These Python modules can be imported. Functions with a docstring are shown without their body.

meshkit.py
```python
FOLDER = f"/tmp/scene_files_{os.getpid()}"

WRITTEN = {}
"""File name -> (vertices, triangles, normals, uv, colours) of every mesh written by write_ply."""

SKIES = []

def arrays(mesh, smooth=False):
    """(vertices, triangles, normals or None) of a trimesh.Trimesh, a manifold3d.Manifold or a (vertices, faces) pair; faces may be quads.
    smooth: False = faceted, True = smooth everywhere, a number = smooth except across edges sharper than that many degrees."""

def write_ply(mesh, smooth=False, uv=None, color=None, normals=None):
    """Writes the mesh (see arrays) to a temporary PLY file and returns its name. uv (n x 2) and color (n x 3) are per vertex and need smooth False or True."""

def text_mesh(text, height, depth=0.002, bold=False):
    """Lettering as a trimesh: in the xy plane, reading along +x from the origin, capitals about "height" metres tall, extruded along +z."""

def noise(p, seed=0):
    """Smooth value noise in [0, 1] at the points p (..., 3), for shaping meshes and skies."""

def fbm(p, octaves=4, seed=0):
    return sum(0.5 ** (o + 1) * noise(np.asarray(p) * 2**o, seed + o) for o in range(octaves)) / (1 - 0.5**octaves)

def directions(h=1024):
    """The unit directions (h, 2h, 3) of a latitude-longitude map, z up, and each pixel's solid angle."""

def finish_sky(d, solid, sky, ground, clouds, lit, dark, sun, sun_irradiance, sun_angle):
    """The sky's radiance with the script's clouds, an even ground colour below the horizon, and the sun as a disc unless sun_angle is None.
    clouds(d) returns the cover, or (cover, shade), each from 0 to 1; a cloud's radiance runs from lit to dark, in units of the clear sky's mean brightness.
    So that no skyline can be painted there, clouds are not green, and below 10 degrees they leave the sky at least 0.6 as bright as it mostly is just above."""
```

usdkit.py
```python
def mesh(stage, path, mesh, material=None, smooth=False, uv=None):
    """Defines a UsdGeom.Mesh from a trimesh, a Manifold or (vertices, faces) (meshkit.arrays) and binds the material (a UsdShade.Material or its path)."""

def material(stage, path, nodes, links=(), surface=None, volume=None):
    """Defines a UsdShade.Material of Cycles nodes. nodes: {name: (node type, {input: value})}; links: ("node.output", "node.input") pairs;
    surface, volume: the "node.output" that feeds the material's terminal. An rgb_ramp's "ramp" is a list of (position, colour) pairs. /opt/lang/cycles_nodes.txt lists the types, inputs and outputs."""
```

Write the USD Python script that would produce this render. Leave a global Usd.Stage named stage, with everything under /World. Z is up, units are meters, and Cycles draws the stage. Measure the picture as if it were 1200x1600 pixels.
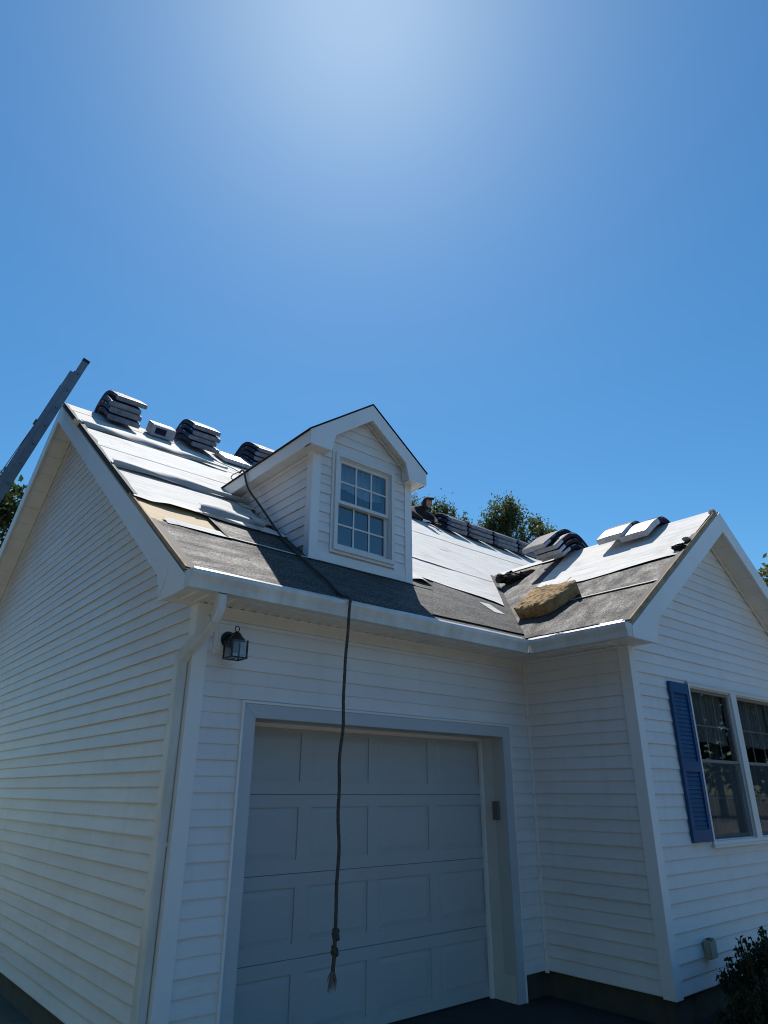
import math, random
import numpy as np
import trimesh, usdkit, meshkit
import manifold3d as m3
from shapely.geometry import Polygon, LineString, box as sbox
from pxr import Usd, UsdGeom, UsdLux, UsdShade, Gf, Sdf

stage = Usd.Stage.CreateInMemory()
UsdGeom.SetStageUpAxis(stage, 'Z')
UsdGeom.SetStageMetersPerUnit(stage, 1.0)
UsdGeom.Xform.Define(stage, '/World')
rng = np.random.default_rng(7)
random.seed(7)

# ------------------------------------------------------------------ camera
CAM = np.array([-1.9844, -4.3784, 1.6209])
YAW, PITCH, ROLL, FPX = 0.7004, 0.3963, 0.0034, 1044.5
EXPOSURE = 0.4
SKY_STRENGTH = 0.10
SUN_INTENSITY = 1.0
fwd = np.array([math.sin(YAW) * math.cos(PITCH), math.cos(YAW) * math.cos(PITCH), math.sin(PITCH)])
rgt = np.array([math.cos(YAW), -math.sin(YAW), 0.0])
upv = np.cross(rgt, fwd)
rgt, upv = math.cos(ROLL) * rgt + math.sin(ROLL) * upv, -math.sin(ROLL) * rgt + math.cos(ROLL) * upv
cam = UsdGeom.Camera.Define(stage, '/World/camera')
cam.CreateHorizontalApertureAttr(36.0)
cam.CreateVerticalApertureAttr(48.0)
cam.CreateFocalLengthAttr(FPX / 1200 * 36.0)
cam.CreateClippingRangeAttr((0.05, 5000.0))
cam.CreateExposureAttr(EXPOSURE)
cam.AddTransformOp().Set(Gf.Matrix4d(*rgt, 0, *upv, 0, *(-fwd), 0, *CAM, 1))

# ------------------------------------------------------------------ sky and sun
SUN_EL, SUN_AZ = math.radians(61.0), math.radians(36.3)       # azimuth from +y towards +x
sun_dir = np.array([math.sin(SUN_AZ) * math.cos(SUN_EL), math.cos(SUN_AZ) * math.cos(SUN_EL), math.sin(SUN_EL)])
sky_mat = usdkit.material(stage, '/World/Looks/sky_light', {
    's': ('sky_texture', {'sky_type': 'single_scattering', 'sun_disc': False, 'sun_elevation': SUN_EL, 'sun_rotation': SUN_AZ,
                          'altitude': 100.0, 'air_density': 1.0, 'aerosol_density': 0.29, 'ozone_density': 3.0}),
    'h': ('hsv', {'saturation': 1.28}),
    't': ('mix_color', {'blend_type': 'multiply', 'fac': 1.0, 'b': (0.85, 1.045, 0.985), 'use_clamp': False}),
    'b': ('background_shader', {'strength': SKY_STRENGTH})}, [('s.color', 'h.color'), ('h.color', 't.a'), ('t.result', 'b.color')], surface='b.background')
dome = UsdLux.DomeLight.Define(stage, '/World/sky')
UsdShade.MaterialBindingAPI.Apply(dome.GetPrim()).Bind(sky_mat)
dome.GetPrim().SetCustomDataByKey('kind', 'structure')
sun = UsdLux.DistantLight.Define(stage, '/World/sun')
sun.CreateIntensityAttr(SUN_INTENSITY)
sun.CreateAngleAttr(0.53)
sun.CreateNormalizeAttr(True)
sun.CreateColorAttr(Gf.Vec3f(1.0, 0.95, 0.88))
zx = np.cross([0, 0, 1.0], sun_dir); zx /= np.linalg.norm(zx)
zy = np.cross(sun_dir, zx)
sun.AddTransformOp().Set(Gf.Matrix4d(*zx, 0, *zy, 0, *sun_dir, 0, 0, 0, 30, 1))

# ------------------------------------------------------------------ helpers
counts = {}
locs = {}


def numbered(parent, name):
    k = (parent, name)
    n = counts.get(k, 0)
    counts[k] = n + 1
    return f'{parent}/{name}' if n == 0 else f'{parent}/{name}_{n:03d}'


def tag(prim, label=None, cat=None, group=None, kind=None):
    for k, v in (('label', label), ('category', cat), ('group', group), ('kind', kind)):
        if v:
            prim.SetCustomDataByKey(k, v)
    return prim


def thing(name, label, cat, loc=(0, 0, 0), group=None, kind=None):
    path = numbered('/World', name)
    x = UsdGeom.Xform.Define(stage, path)
    x.AddTranslateOp().Set(Gf.Vec3d(*map(float, loc)))
    locs[path] = np.array(loc, float)
    tag(x.GetPrim(), label, cat, group, kind)
    return path


def root_loc(path):
    return locs.get('/'.join(path.split('/')[:3]), np.zeros(3))


def obj(name, mesh, mat, parent='/World', smooth=False, label=None, cat=None, group=None, kind=None, loc=None):
    """One Mesh prim. The mesh is given in world coordinates."""
    path = numbered(parent, name)
    v, f, n = meshkit.arrays(mesh, smooth)
    off = root_loc(parent) if parent != '/World' else (np.zeros(3) if loc is None else np.array(loc, float))
    m = UsdGeom.Mesh.Define(stage, path)
    from pxr import Vt
    m.CreatePointsAttr(Vt.Vec3fArray.FromNumpy((v - off).astype(np.float32)))
    m.CreateFaceVertexCountsAttr(Vt.IntArray.FromNumpy(np.full(len(f), 3, np.int32)))
    m.CreateFaceVertexIndicesAttr(Vt.IntArray.FromNumpy(f.astype(np.int32).ravel()))
    m.CreateSubdivisionSchemeAttr('none')
    if n is not None:
        m.CreateNormalsAttr(Vt.Vec3fArray.FromNumpy(n.astype(np.float32)))
        m.SetNormalsInterpolation('vertex')
    UsdShade.MaterialBindingAPI.Apply(m.GetPrim()).Bind(mat)
    if parent == '/World' and loc is not None:
        m.AddTranslateOp().Set(Gf.Vec3d(*map(float, loc)))
    tag(m.GetPrim(), label, cat, group, kind)
    return path


def group_part(parent, name, label=None):
    path = numbered(parent, name)
    x = UsdGeom.Xform.Define(stage, path)
    tag(x.GetPrim(), label)
    return path


def cat_(*ms):
    return trimesh.util.concatenate([m for m in ms])


def bx(x0, x1, y0, y1, z0, z1):
    m = trimesh.creation.box([abs(x1 - x0), abs(y1 - y0), abs(z1 - z0)])
    m.apply_translation([(x0 + x1) / 2, (y0 + y1) / 2, (z0 + z1) / 2])
    return m


def cbox(x0, x1, y0, y1, z0, z1, c=0.004):
    """Box with chamfered edges."""
    pts = []
    for sx, X in ((1, x0), (-1, x1)):
        for sy, Y in ((1, y0), (-1, y1)):
            for sz, Z in ((1, z0), (-1, z1)):
                pts += [(X + sx * c, Y + sy * c, Z), (X + sx * c, Y, Z + sz * c), (X, Y + sy * c, Z + sz * c)]
    return trimesh.convex.convex_hull(np.array(pts))


def frame(o, U, V, N):
    M = np.eye(4)
    M[:3, 0], M[:3, 1], M[:3, 2], M[:3, 3] = U, V, N, o
    return M


def ext(poly, h, M, n0=0.0):
    """Extrude a 2-D polygon from n0 to n0+h along the frame's third axis."""
    ms = []
    for g in getattr(poly, 'geoms', [poly]):
        m = trimesh.creation.extrude_polygon(g, h, engine='earcut')
        m.apply_translation([0, 0, n0])
        m.apply_transform(M)
        if np.linalg.det(M[:3, :3]) < 0:
            m.invert()
        ms.append(m)
    return cat_(*ms)


XY = lambda z=0: frame((0, 0, z), (1, 0, 0), (0, 1, 0), (0, 0, 1))
XZ = lambda y=0: frame((0, y, 0), (1, 0, 0), (0, 0, 1), (0, -1, 0))        # extrudes to -y
YZ = lambda x=0: frame((x, 0, 0), (0, 1, 0), (0, 0, 1), (1, 0, 0))         # extrudes to +x


def tube(points, r, sides=8, caps=True):
    p = np.asarray(points, float)
    r = np.broadcast_to(np.asarray(r, float), (len(p),))
    t = np.gradient(p, axis=0)
    t /= np.linalg.norm(t, axis=1, keepdims=True) + 1e-12
    a = np.cross(t[0], [0.31, 0.22, 0.92] if abs(t[0][2]) < 0.9 else [1.0, 0.1, 0])
    A, B = [], []
    for ti in t:
        a = a - ti * (a @ ti); a /= np.linalg.norm(a)
        A.append(a); B.append(np.cross(ti, a))
    A, B = np.array(A), np.array(B)
    ang = np.arange(sides) * 2 * np.pi / sides
    v = (p[:, None] + r[:, None, None] * (np.cos(ang)[None, :, None] * A[:, None] + np.sin(ang)[None, :, None] * B[:, None])).reshape(-1, 3)
    f = []
    for i in range(len(p) - 1):
        for j in range(sides):
            k = (j + 1) % sides
            f += [[i * sides + j, i * sides + k, (i + 1) * sides + k], [i * sides + j, (i + 1) * sides + k, (i + 1) * sides + j]]
    if caps:
        n = len(v)
        v = np.vstack([v, p[0], p[-1]])
        e = (len(p) - 1) * sides
        for j in range(sides):
            k = (j + 1) % sides
            f += [[n, k, j], [n + 1, e + j, e + k]]
    return trimesh.Trimesh(v, f, process=False)


def loft(sections, closed=True):
    """Sections: (k, n, 3) rings joined in order, capped."""
    s = np.asarray(sections, float)
    k, n = s.shape[:2]
    v = s.reshape(-1, 3)
    f = []
    for i in range(k - 1):
        for j in range(n):
            q = (j + 1) % n
            f += [[i * n + j, i * n + q, (i + 1) * n + q], [i * n + j, (i + 1) * n + q, (i + 1) * n + j]]
    if closed:
        v = np.vstack([v, s[0].mean(0), s[-1].mean(0)])
        a, b = len(v) - 2, len(v) - 1
        for j in range(n):
            q = (j + 1) % n
            f += [[a, q, j], [b, (k - 1) * n + j, (k - 1) * n + q]]
    m = trimesh.Trimesh(v, f, process=False)
    if m.volume < 0:
        m.invert()
    return m


def grid_solid(top, bottom):
    """Closed solid from two (a, b, 3) grids of points."""
    a, b = top.shape[:2]
    idx = np.arange(a * b).reshape(a, b)
    q = np.stack([idx[:-1, :-1], idx[1:, :-1], idx[1:, 1:], idx[:-1, 1:]], -1).reshape(-1, 4)
    off = a * b
    rim = np.concatenate([idx[:, 0], idx[-1, 1:], idx[-2::-1, -1], idx[0, -2:0:-1]])
    nx = np.roll(rim, -1)
    side = np.stack([rim, rim + off, nx + off, nx], -1)
    quads = np.vstack([q, q[:, ::-1] + off, side])
    m = trimesh.Trimesh(np.vstack([top.reshape(-1, 3), bottom.reshape(-1, 3)]), np.vstack([quads[:, [0, 1, 2]], quads[:, [0, 2, 3]]]), process=False)
    if m.volume < 0:
        m.invert()
    return m


# ------------------------------------------------------------------ materials
def mat(name, color, rough=0.5, var=0.0, vscale=6.0, vmap=(1, 1, 1), bump=0.0, bscale=40.0, bmap=(1, 1, 1), bdist=0.002, spec=0.4, color2=None, detail=4.0, island=0.0, metallic=0.0, transl=None):
    c = np.array(color, float)
    c2 = np.array(color2, float) if color2 is not None else c * (1 - var)
    nodes = {'g': ('geometry', {}), 'p': ('principled_bsdf', {'roughness': rough, 'specular_ior_level': spec, 'metallic': metallic}),
             'vm': ('mapping', {'scale': vmap}), 'vn': ('noise_texture', {'scale': vscale, 'detail': detail, 'roughness': 0.6}),
             'vr': ('rgb_ramp', {'ramp': [(0.3, tuple(c2)), (0.7, tuple(c))]})}
    links = [('g.position', 'vm.vector'), ('vm.vector', 'vn.vector'), ('vn.fac', 'vr.fac')]
    out = 'vr.color'
    if island:
        nodes['is'] = ('map_range', {'from_min': 0.0, 'from_max': 1.0, 'to_min': 1 - island, 'to_max': 1 + island})
        nodes['hs'] = ('hsv', {})
        links += [('g.random_per_island', 'is.value'), ('is.result', 'hs.value'), (out, 'hs.color')]
        out = 'hs.color'
    links.append((out, 'p.base_color'))
    if bump:
        nodes['bm'] = ('mapping', {'scale': bmap})
        nodes['bn'] = ('noise_texture', {'scale': bscale, 'detail': 5.0, 'roughness': 0.6})
        nodes['bu'] = ('bump', {'strength': bump, 'distance': bdist})
        links += [('g.position', 'bm.vector'), ('bm.vector', 'bn.vector'), ('bn.fac', 'bu.height'), ('bu.normal', 'p.normal')]
    surf = 'p.BSDF'
    if transl:
        nodes['t'] = ('translucent_bsdf', {'color': transl})
        nodes['mx'] = ('mix_closure', {'fac': 0.35})
        links += [('p.BSDF', 'mx.closure1'), ('t.BSDF', 'mx.closure2')]
        surf = 'mx.closure'
    return usdkit.material(stage, f'/World/Looks/{name}', nodes, links, surface=surf)


M = {}
M['siding'] = usdkit.material(stage, '/World/Looks/vinyl_siding', {
    'g': ('geometry', {}), 'p': ('principled_bsdf', {'roughness': 0.42, 'specular_ior_level': 0.35}),
    'm1': ('mapping', {'scale': (1, 1, 2.5)}), 'n1': ('noise_texture', {'scale': 1.3, 'detail': 4.0, 'roughness': 0.6}),
    'r1': ('rgb_ramp', {'ramp': [(0.3, (0.735, 0.713, 0.718)), (0.7, (0.80, 0.782, 0.79))]}),
    'm2': ('mapping', {'scale': (9, 9, 0.55)}), 'n2': ('noise_texture', {'scale': 1.0, 'detail': 6.0, 'roughness': 0.7}),
    'r2': ('rgb_ramp', {'ramp': [(0.26, (0.93, 0.92, 0.90)), (0.48, (0.992, 0.99, 0.985)), (0.7, (1, 1, 1))]}),
    'o': ('object_info', {}), 'is': ('map_range', {'from_min': 0.0, 'from_max': 1.0, 'to_min': 0.965, 'to_max': 1.015}), 'hs': ('hsv', {}),
    'mx': ('mix_color', {'blend_type': 'multiply', 'fac': 1.0}),
    'm3': ('mapping', {'scale': (1, 1, 6)}), 'n3': ('noise_texture', {'scale': 2.2, 'detail': 5.0}), 'b': ('bump', {'strength': 0.3, 'distance': 0.02})},
    [('g.position', 'm1.vector'), ('m1.vector', 'n1.vector'), ('n1.fac', 'r1.fac'), ('g.position', 'm2.vector'), ('m2.vector', 'n2.vector'), ('n2.fac', 'r2.fac'),
     ('r1.color', 'mx.a'), ('r2.color', 'mx.b'), ('o.random', 'is.value'), ('is.result', 'hs.value'), ('mx.result', 'hs.color'), ('hs.color', 'p.base_color'),
     ('g.position', 'm3.vector'), ('m3.vector', 'n3.vector'), ('n3.fac', 'b.height'), ('b.normal', 'p.normal')], surface='p.BSDF')
M['casing'] = mat('casing_aluminium', (0.50, 0.53, 0.565), 0.4, var=0.08, vscale=2.5)
M['wall'] = mat('sheathing', (0.5, 0.5, 0.48), 0.8)
M['trim'] = mat('white_trim', (0.80, 0.79, 0.785), 0.4, var=0.06, vscale=3.0, bump=0.1, bscale=5, bdist=0.01)
M['post'] = mat('white_vinyl_post', (0.81, 0.80, 0.795), 0.4, var=0.05, vscale=2.0)
M['soffit'] = mat('soffit_vinyl', (0.80, 0.77, 0.73), 0.5, var=0.12, vscale=5.0)
M['gutter'] = mat('gutter_aluminium', (0.76, 0.76, 0.75), 0.3, color2=(0.55, 0.53, 0.49), vscale=2.5, vmap=(2.5, 2.5, 0.7), spec=0.5, detail=6.0)
M['door'] = mat('garage_door_steel', (0.46, 0.46, 0.46), 0.45, var=0.05, vscale=2.0, bump=0.15, bscale=60, bmap=(1, 1, 0.15), bdist=0.001)
M['jamb'] = mat('jamb_vinyl', (0.62, 0.61, 0.58), 0.5, var=0.08, vscale=3.0)
M['dark_gap'] = mat('rubber_seal', (0.02, 0.02, 0.02), 0.7)
M['concrete'] = mat('foundation_concrete', (0.085, 0.082, 0.07), 0.9, var=0.4, vscale=5, bump=0.4, bscale=50)
M['asphalt'] = mat('asphalt', (0.055, 0.054, 0.053), 0.9, var=0.4, vscale=30, bump=0.5, bscale=200, bdist=0.004)
M['grass'] = mat('lawn', (0.215, 0.215, 0.165), 0.9, color2=(0.15, 0.145, 0.11), vscale=3.0, bump=0.8, bscale=40, bdist=0.03)
M['soil'] = mat('mulch', (0.05, 0.035, 0.025), 0.95, var=0.6, vscale=25, bump=0.8, bscale=60, bdist=0.02)
M['plywood'] = mat('plywood', (0.70, 0.54, 0.33), 0.8, color2=(0.54, 0.39, 0.22), vscale=3.0, vmap=(1.0, 9.0, 9.0), detail=6.0, bump=0.2, bscale=30)
M['raw_wood'] = mat('raw_wood_edge', (0.5, 0.34, 0.19), 0.8, color2=(0.2, 0.12, 0.07), vscale=9.0, vmap=(1, 1, 1), detail=6.0)
M['tar'] = mat('tar_edge', (0.018, 0.017, 0.017), 0.75, var=0.4, vscale=20)
M['navy'] = mat('navy_wrapper', (0.014, 0.019, 0.055), 0.62, color2=(0.008, 0.010, 0.024), vscale=25, bump=0.5, bscale=30, bdist=0.006, spec=0.15)
M['wrap_white'] = mat('white_wrapper', (0.52, 0.52, 0.54), 0.4, color2=(0.34, 0.35, 0.40), vscale=12, bump=0.5, bscale=22, bdist=0.006, spec=0.2)
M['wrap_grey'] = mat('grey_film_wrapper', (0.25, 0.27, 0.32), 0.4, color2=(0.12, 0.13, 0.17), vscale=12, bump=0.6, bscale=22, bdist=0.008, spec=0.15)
M['print_red'] = mat('red_print', (0.36, 0.04, 0.03), 0.6, spec=0.15)
M['print_orange'] = mat('orange_print', (0.50, 0.14, 0.02), 0.6, spec=0.15)
M['print_white'] = mat('white_print', (0.30, 0.31, 0.36), 0.4)
M['carton'] = mat('grey_blue_carton', (0.34, 0.36, 0.44), 0.6, var=0.2, vscale=12)
M['black_metal'] = mat('black_metal', (0.012, 0.012, 0.013), 0.35, spec=0.5)
M['alu'] = mat('ladder_aluminium', (0.20, 0.21, 0.24), 0.45, var=0.25, vscale=8, metallic=0.5, bump=0.1, bscale=20)
M['black_rubber'] = mat('black_rubber', (0.02, 0.018, 0.018), 0.7)
M['rope'] = mat('rope_fibre', (0.10, 0.085, 0.07), 0.95, var=0.5, vscale=50, bump=0.6, bscale=150, bdist=0.003)
M['pale_rope'] = mat('frayed_fibre', (0.26, 0.20, 0.14), 0.95, var=0.5, vscale=60)
M['foam'] = mat('weathered_foam', (0.54, 0.36, 0.17), 0.9, color2=(0.20, 0.125, 0.06), vscale=9, detail=8, bump=0.8, bscale=34, bdist=0.02, spec=0.25)
M['foam_side'] = M['foam']
M['black_cloth'] = mat('black_cloth', (0.014, 0.013, 0.014), 0.8, var=0.4, vscale=20)
M['brown_leather'] = mat('brown_leather', (0.10, 0.05, 0.035), 0.7, var=0.4, vscale=20)
M['shutter'] = mat('blue_shutter', (0.004, 0.074, 0.20), 0.55, var=0.25, vscale=5)
M['mullion'] = mat('window_frame_vinyl', (0.7, 0.7, 0.69), 0.4, var=0.05)
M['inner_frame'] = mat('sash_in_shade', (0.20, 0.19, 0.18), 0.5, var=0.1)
M['room'] = mat('dark_room', (0.10, 0.09, 0.085), 0.9)
M['curtain'] = mat('sheer_curtain', (0.36, 0.36, 0.35), 0.9, var=0.3, vscale=9, vmap=(6, 6, 0.3))
M['beige'] = mat('beige_plastic', (0.36, 0.34, 0.26), 0.5, var=0.1)
M['keypad'] = mat('grey_plastic', (0.13, 0.12, 0.115), 0.5)
M['skin'] = mat('skin', (0.33, 0.19, 0.13), 0.55)
M['hair'] = mat('dark_cap', (0.012, 0.011, 0.011), 0.8)
M['clothes'] = mat('black_clothes', (0.014, 0.014, 0.017), 0.85, var=0.3, vscale=14)
M['glove'] = mat('pale_glove', (0.7, 0.7, 0.68), 0.8)
M['jeans'] = mat('dark_trousers', (0.02, 0.022, 0.03), 0.85, var=0.3, vscale=14)
M['bark'] = mat('bark', (0.11, 0.08, 0.06), 0.9, var=0.5, vscale=12, bump=0.6, bscale=25, bdist=0.02)
M['leaf_pine'] = mat('pine_foliage', (0.10, 0.14, 0.058), 0.55, color2=(0.05, 0.078, 0.036), vscale=0.9, island=0.5, transl=(0.17, 0.21, 0.07))
M['leaf_left'] = mat('dark_foliage', (0.045, 0.075, 0.030), 0.6, color2=(0.022, 0.04, 0.018), vscale=1.2, island=0.45, transl=(0.06, 0.10, 0.02))
M['leaf_right'] = mat('yellowish_foliage', (0.11, 0.13, 0.04), 0.6, color2=(0.06, 0.085, 0.025), vscale=1.2, island=0.45, transl=(0.17, 0.17, 0.04))
M['leaf_bush'] = mat('yew_foliage', (0.13, 0.15, 0.065), 0.6, color2=(0.06, 0.075, 0.032), vscale=6, island=0.5, transl=(0.05, 0.08, 0.02))

# white synthetic underlayment: faint printed dashes and wrinkles
def felt(name, sc, turn=0.0):
    # sc: which axes run along the sheet
    return usdkit.material(stage, f'/World/Looks/{name}', {
    'g': ('geometry', {}), 'p': ('principled_bsdf', {'roughness': 0.75, 'specular_ior_level': 0.15}),
    'm1': ('mapping', {'scale': sc}), 'n1': ('noise_texture', {'scale': 2.0, 'detail': 5.0, 'roughness': 0.7}),
    'r1': ('rgb_ramp', {'ramp': [(0.28, (0.58, 0.575, 0.56)), (0.40, (0.69, 0.685, 0.66)), (0.55, (0.745, 0.73, 0.69)), (0.75, (0.775, 0.76, 0.72))]}),
    'n2': ('noise_texture', {'scale': 2.4, 'detail': 6.0, 'roughness': 0.68}), 'r2': ('rgb_ramp', {'ramp': [(0.30, (0.76, 0.74, 0.70)), (0.44, (0.95, 0.945, 0.935)), (0.6, (1, 1, 1))]}),
    'mx': ('mix_color', {'blend_type': 'multiply', 'fac': 1.0}),
    'br': ('brick_texture', {'scale': 1.0, 'color1': (1, 1, 1), 'color2': (0.97, 0.97, 0.97), 'mortar': (0.66, 0.67, 0.70), 'mortar_size': 0.005, 'mortar_smooth': 0.4, 'brick_width': 60.0, 'row_height': 0.165, 'offset': 0.37}),
    'mb': ('mapping', {'scale': (1, 1, 1), 'rotation': (0, 0, turn)}),
    'nb': ('noise_texture', {'scale': 1.9, 'detail': 3.0}), 'rb': ('rgb_ramp', {'ramp': [(0.42, (0, 0, 0)), (0.58, (1, 1, 1))]}),
    'mx2': ('mix_color', {'blend_type': 'multiply'}),
    'm3': ('mapping', {'scale': sc}), 'n3': ('noise_texture', {'scale': 1.3, 'detail': 6.0, 'roughness': 0.62, 'distortion': 0.6}),
    'b': ('bump', {'strength': 0.55, 'distance': 0.025})},
    [('g.position', 'm1.vector'), ('m1.vector', 'n1.vector'), ('n1.fac', 'r1.fac'), ('g.position', 'n2.vector'), ('n2.fac', 'r2.fac'),
     ('r1.color', 'mx.a'), ('r2.color', 'mx.b'), ('g.position', 'mb.vector'), ('mb.vector', 'br.vector'), ('g.position', 'nb.vector'), ('nb.fac', 'rb.fac'), ('rb.color', 'mx2.fac'),
     ('mx.result', 'mx2.a'), ('br.color', 'mx2.b'), ('mx2.result', 'p.base_color'),
     ('g.position', 'm3.vector'), ('m3.vector', 'n3.vector'), ('n3.fac', 'b.height'), ('b.normal', 'p.normal')], surface='p.BSDF')
M['felt_white'] = felt('white_underlayment', (1.3, 6.0, 6.0))
M['felt_wing'] = felt('white_underlayment_wing', (6.0, 1.3, 6.0), math.pi / 2)
M['felt_back'] = mat('underlayment_back', (0.42, 0.42, 0.43), 0.7, var=0.15, vscale=5, bump=0.4, bscale=8, bdist=0.02)
# grey mineral-surfaced membrane: speckled granules
M['granule'] = usdkit.material(stage, '/World/Looks/granule_membrane', {
    'g': ('geometry', {}), 'p': ('principled_bsdf', {'roughness': 0.78, 'specular_ior_level': 0.6}),
    'sp': ('map_range', {'from_min': 0.32, 'from_max': 0.68, 'to_min': 0.05, 'to_max': 1.15, 'clamp': True}), 'ro': ('map_range', {'from_min': 0.35, 'from_max': 0.65, 'to_min': 0.88, 'to_max': 0.70, 'clamp': True}),
    'n1': ('noise_texture', {'scale': 60.0, 'detail': 3.0, 'roughness': 0.8}),
    'r1': ('rgb_ramp', {'ramp': [(0.32, (0.015, 0.0145, 0.0145)), (0.5, (0.055, 0.053, 0.049)), (0.68, (0.15, 0.145, 0.132))]}),
    'm2': ('mapping', {'scale': (1.0, 3.0, 3.0)}), 'n2': ('noise_texture', {'scale': 2.2, 'detail': 5.0, 'roughness': 0.65}),
    'r2': ('rgb_ramp', {'ramp': [(0.3, (0.58, 0.57, 0.55)), (0.45, (0.9, 0.89, 0.87)), (0.6, (1.02, 1.02, 1.0)), (0.75, (1.3, 1.28, 1.24))]}),
    'mx': ('mix_color', {'blend_type': 'multiply', 'fac': 1.0, 'use_clamp_result': False}),
    'b': ('bump', {'strength': 0.6, 'distance': 0.006})},
    [('g.position', 'n1.vector'), ('n1.fac', 'r1.fac'), ('g.position', 'm2.vector'), ('m2.vector', 'n2.vector'), ('n2.fac', 'r2.fac'),
     ('r1.color', 'mx.a'), ('r2.color', 'mx.b'), ('mx.result', 'p.base_color'), ('n1.fac', 'sp.value'), ('sp.result', 'p.specular_ior_level'), ('n2.fac', 'ro.value'), ('ro.result', 'p.roughness'), ('n1.fac', 'b.height'), ('b.normal', 'p.normal')], surface='p.BSDF')
def glass(name, tint, base):
    return usdkit.material(stage, f'/World/Looks/{name}', {
        't': ('transparent_bsdf', {'color': tint}), 'gl': ('glossy_bsdf', {'color': (0.95, 0.97, 1.0), 'roughness': 0.02}),
        'f': ('fresnel', {'IOR': 1.5}), 'ge': ('geometry', {}), 'inv': ('math', {'math_type': 'subtract', 'value1': 1.0}), 'mu': ('math', {'math_type': 'multiply'}), 'mr': ('map_range', {'from_min': 0.0, 'from_max': 1.0, 'to_min': base, 'to_max': 1.0}),
        'mx': ('mix_closure', {})},
        [('f.fac', 'mr.value'), ('ge.backfacing', 'inv.value2'), ('inv.value', 'mu.value1'), ('mr.result', 'mu.value2'), ('mu.value', 'mx.fac'), ('t.BSDF', 'mx.closure1'), ('gl.BSDF', 'mx.closure2')], surface='mx.closure')
M['glass'] = glass('window_glass', (0.95, 0.97, 0.97), 0.02)
M['dormer_glass'] = glass('dormer_glass', (0.75, 0.82, 0.88), 0.16)
M['lamp_glass'] = glass('lantern_glass', (0.85, 0.88, 0.9), 0.0)

# ------------------------------------------------------------------ ground
def sheet(poly, z):
    v, f = trimesh.creation.triangulate_polygon(poly, engine='earcut')
    return trimesh.Trimesh(np.column_stack([v, np.full(len(v), z)]), f, process=False)

obj('ground', sheet(sbox(-600, -600, 600, 600), -0.05), M['grass'], kind='structure', label='lawn around the house')
drive = Polygon([(-0.1, 0.35), (3.58, 0.35), (3.58, -1.2), (4.4, -6), (4.6, -16), (-1.6, -16), (-1.2, -6), (-0.1, -1)])
obj('driveway', ext(drive, 0.052, XY(-0.054)), M['asphalt'], kind='structure', label='dark asphalt driveway in front of the garage')
obj('road', sheet(sbox(-90, -19, 90, -11), -0.042), mat('road_concrete', (0.34, 0.325, 0.31), 0.9, var=0.25, vscale=2), kind='structure', label='pale concrete street in front of the lawn')
bed = Polygon([(3.63, -1.25), (3.66, -2.6), (4.6, -3.0), (8.2, -3.0), (8.4, -1.25)])
obj('planting_bed', ext(bed, 0.06, XY(-0.052)), M['soil'], kind='structure', label='dark mulch bed below the right window')

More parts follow.
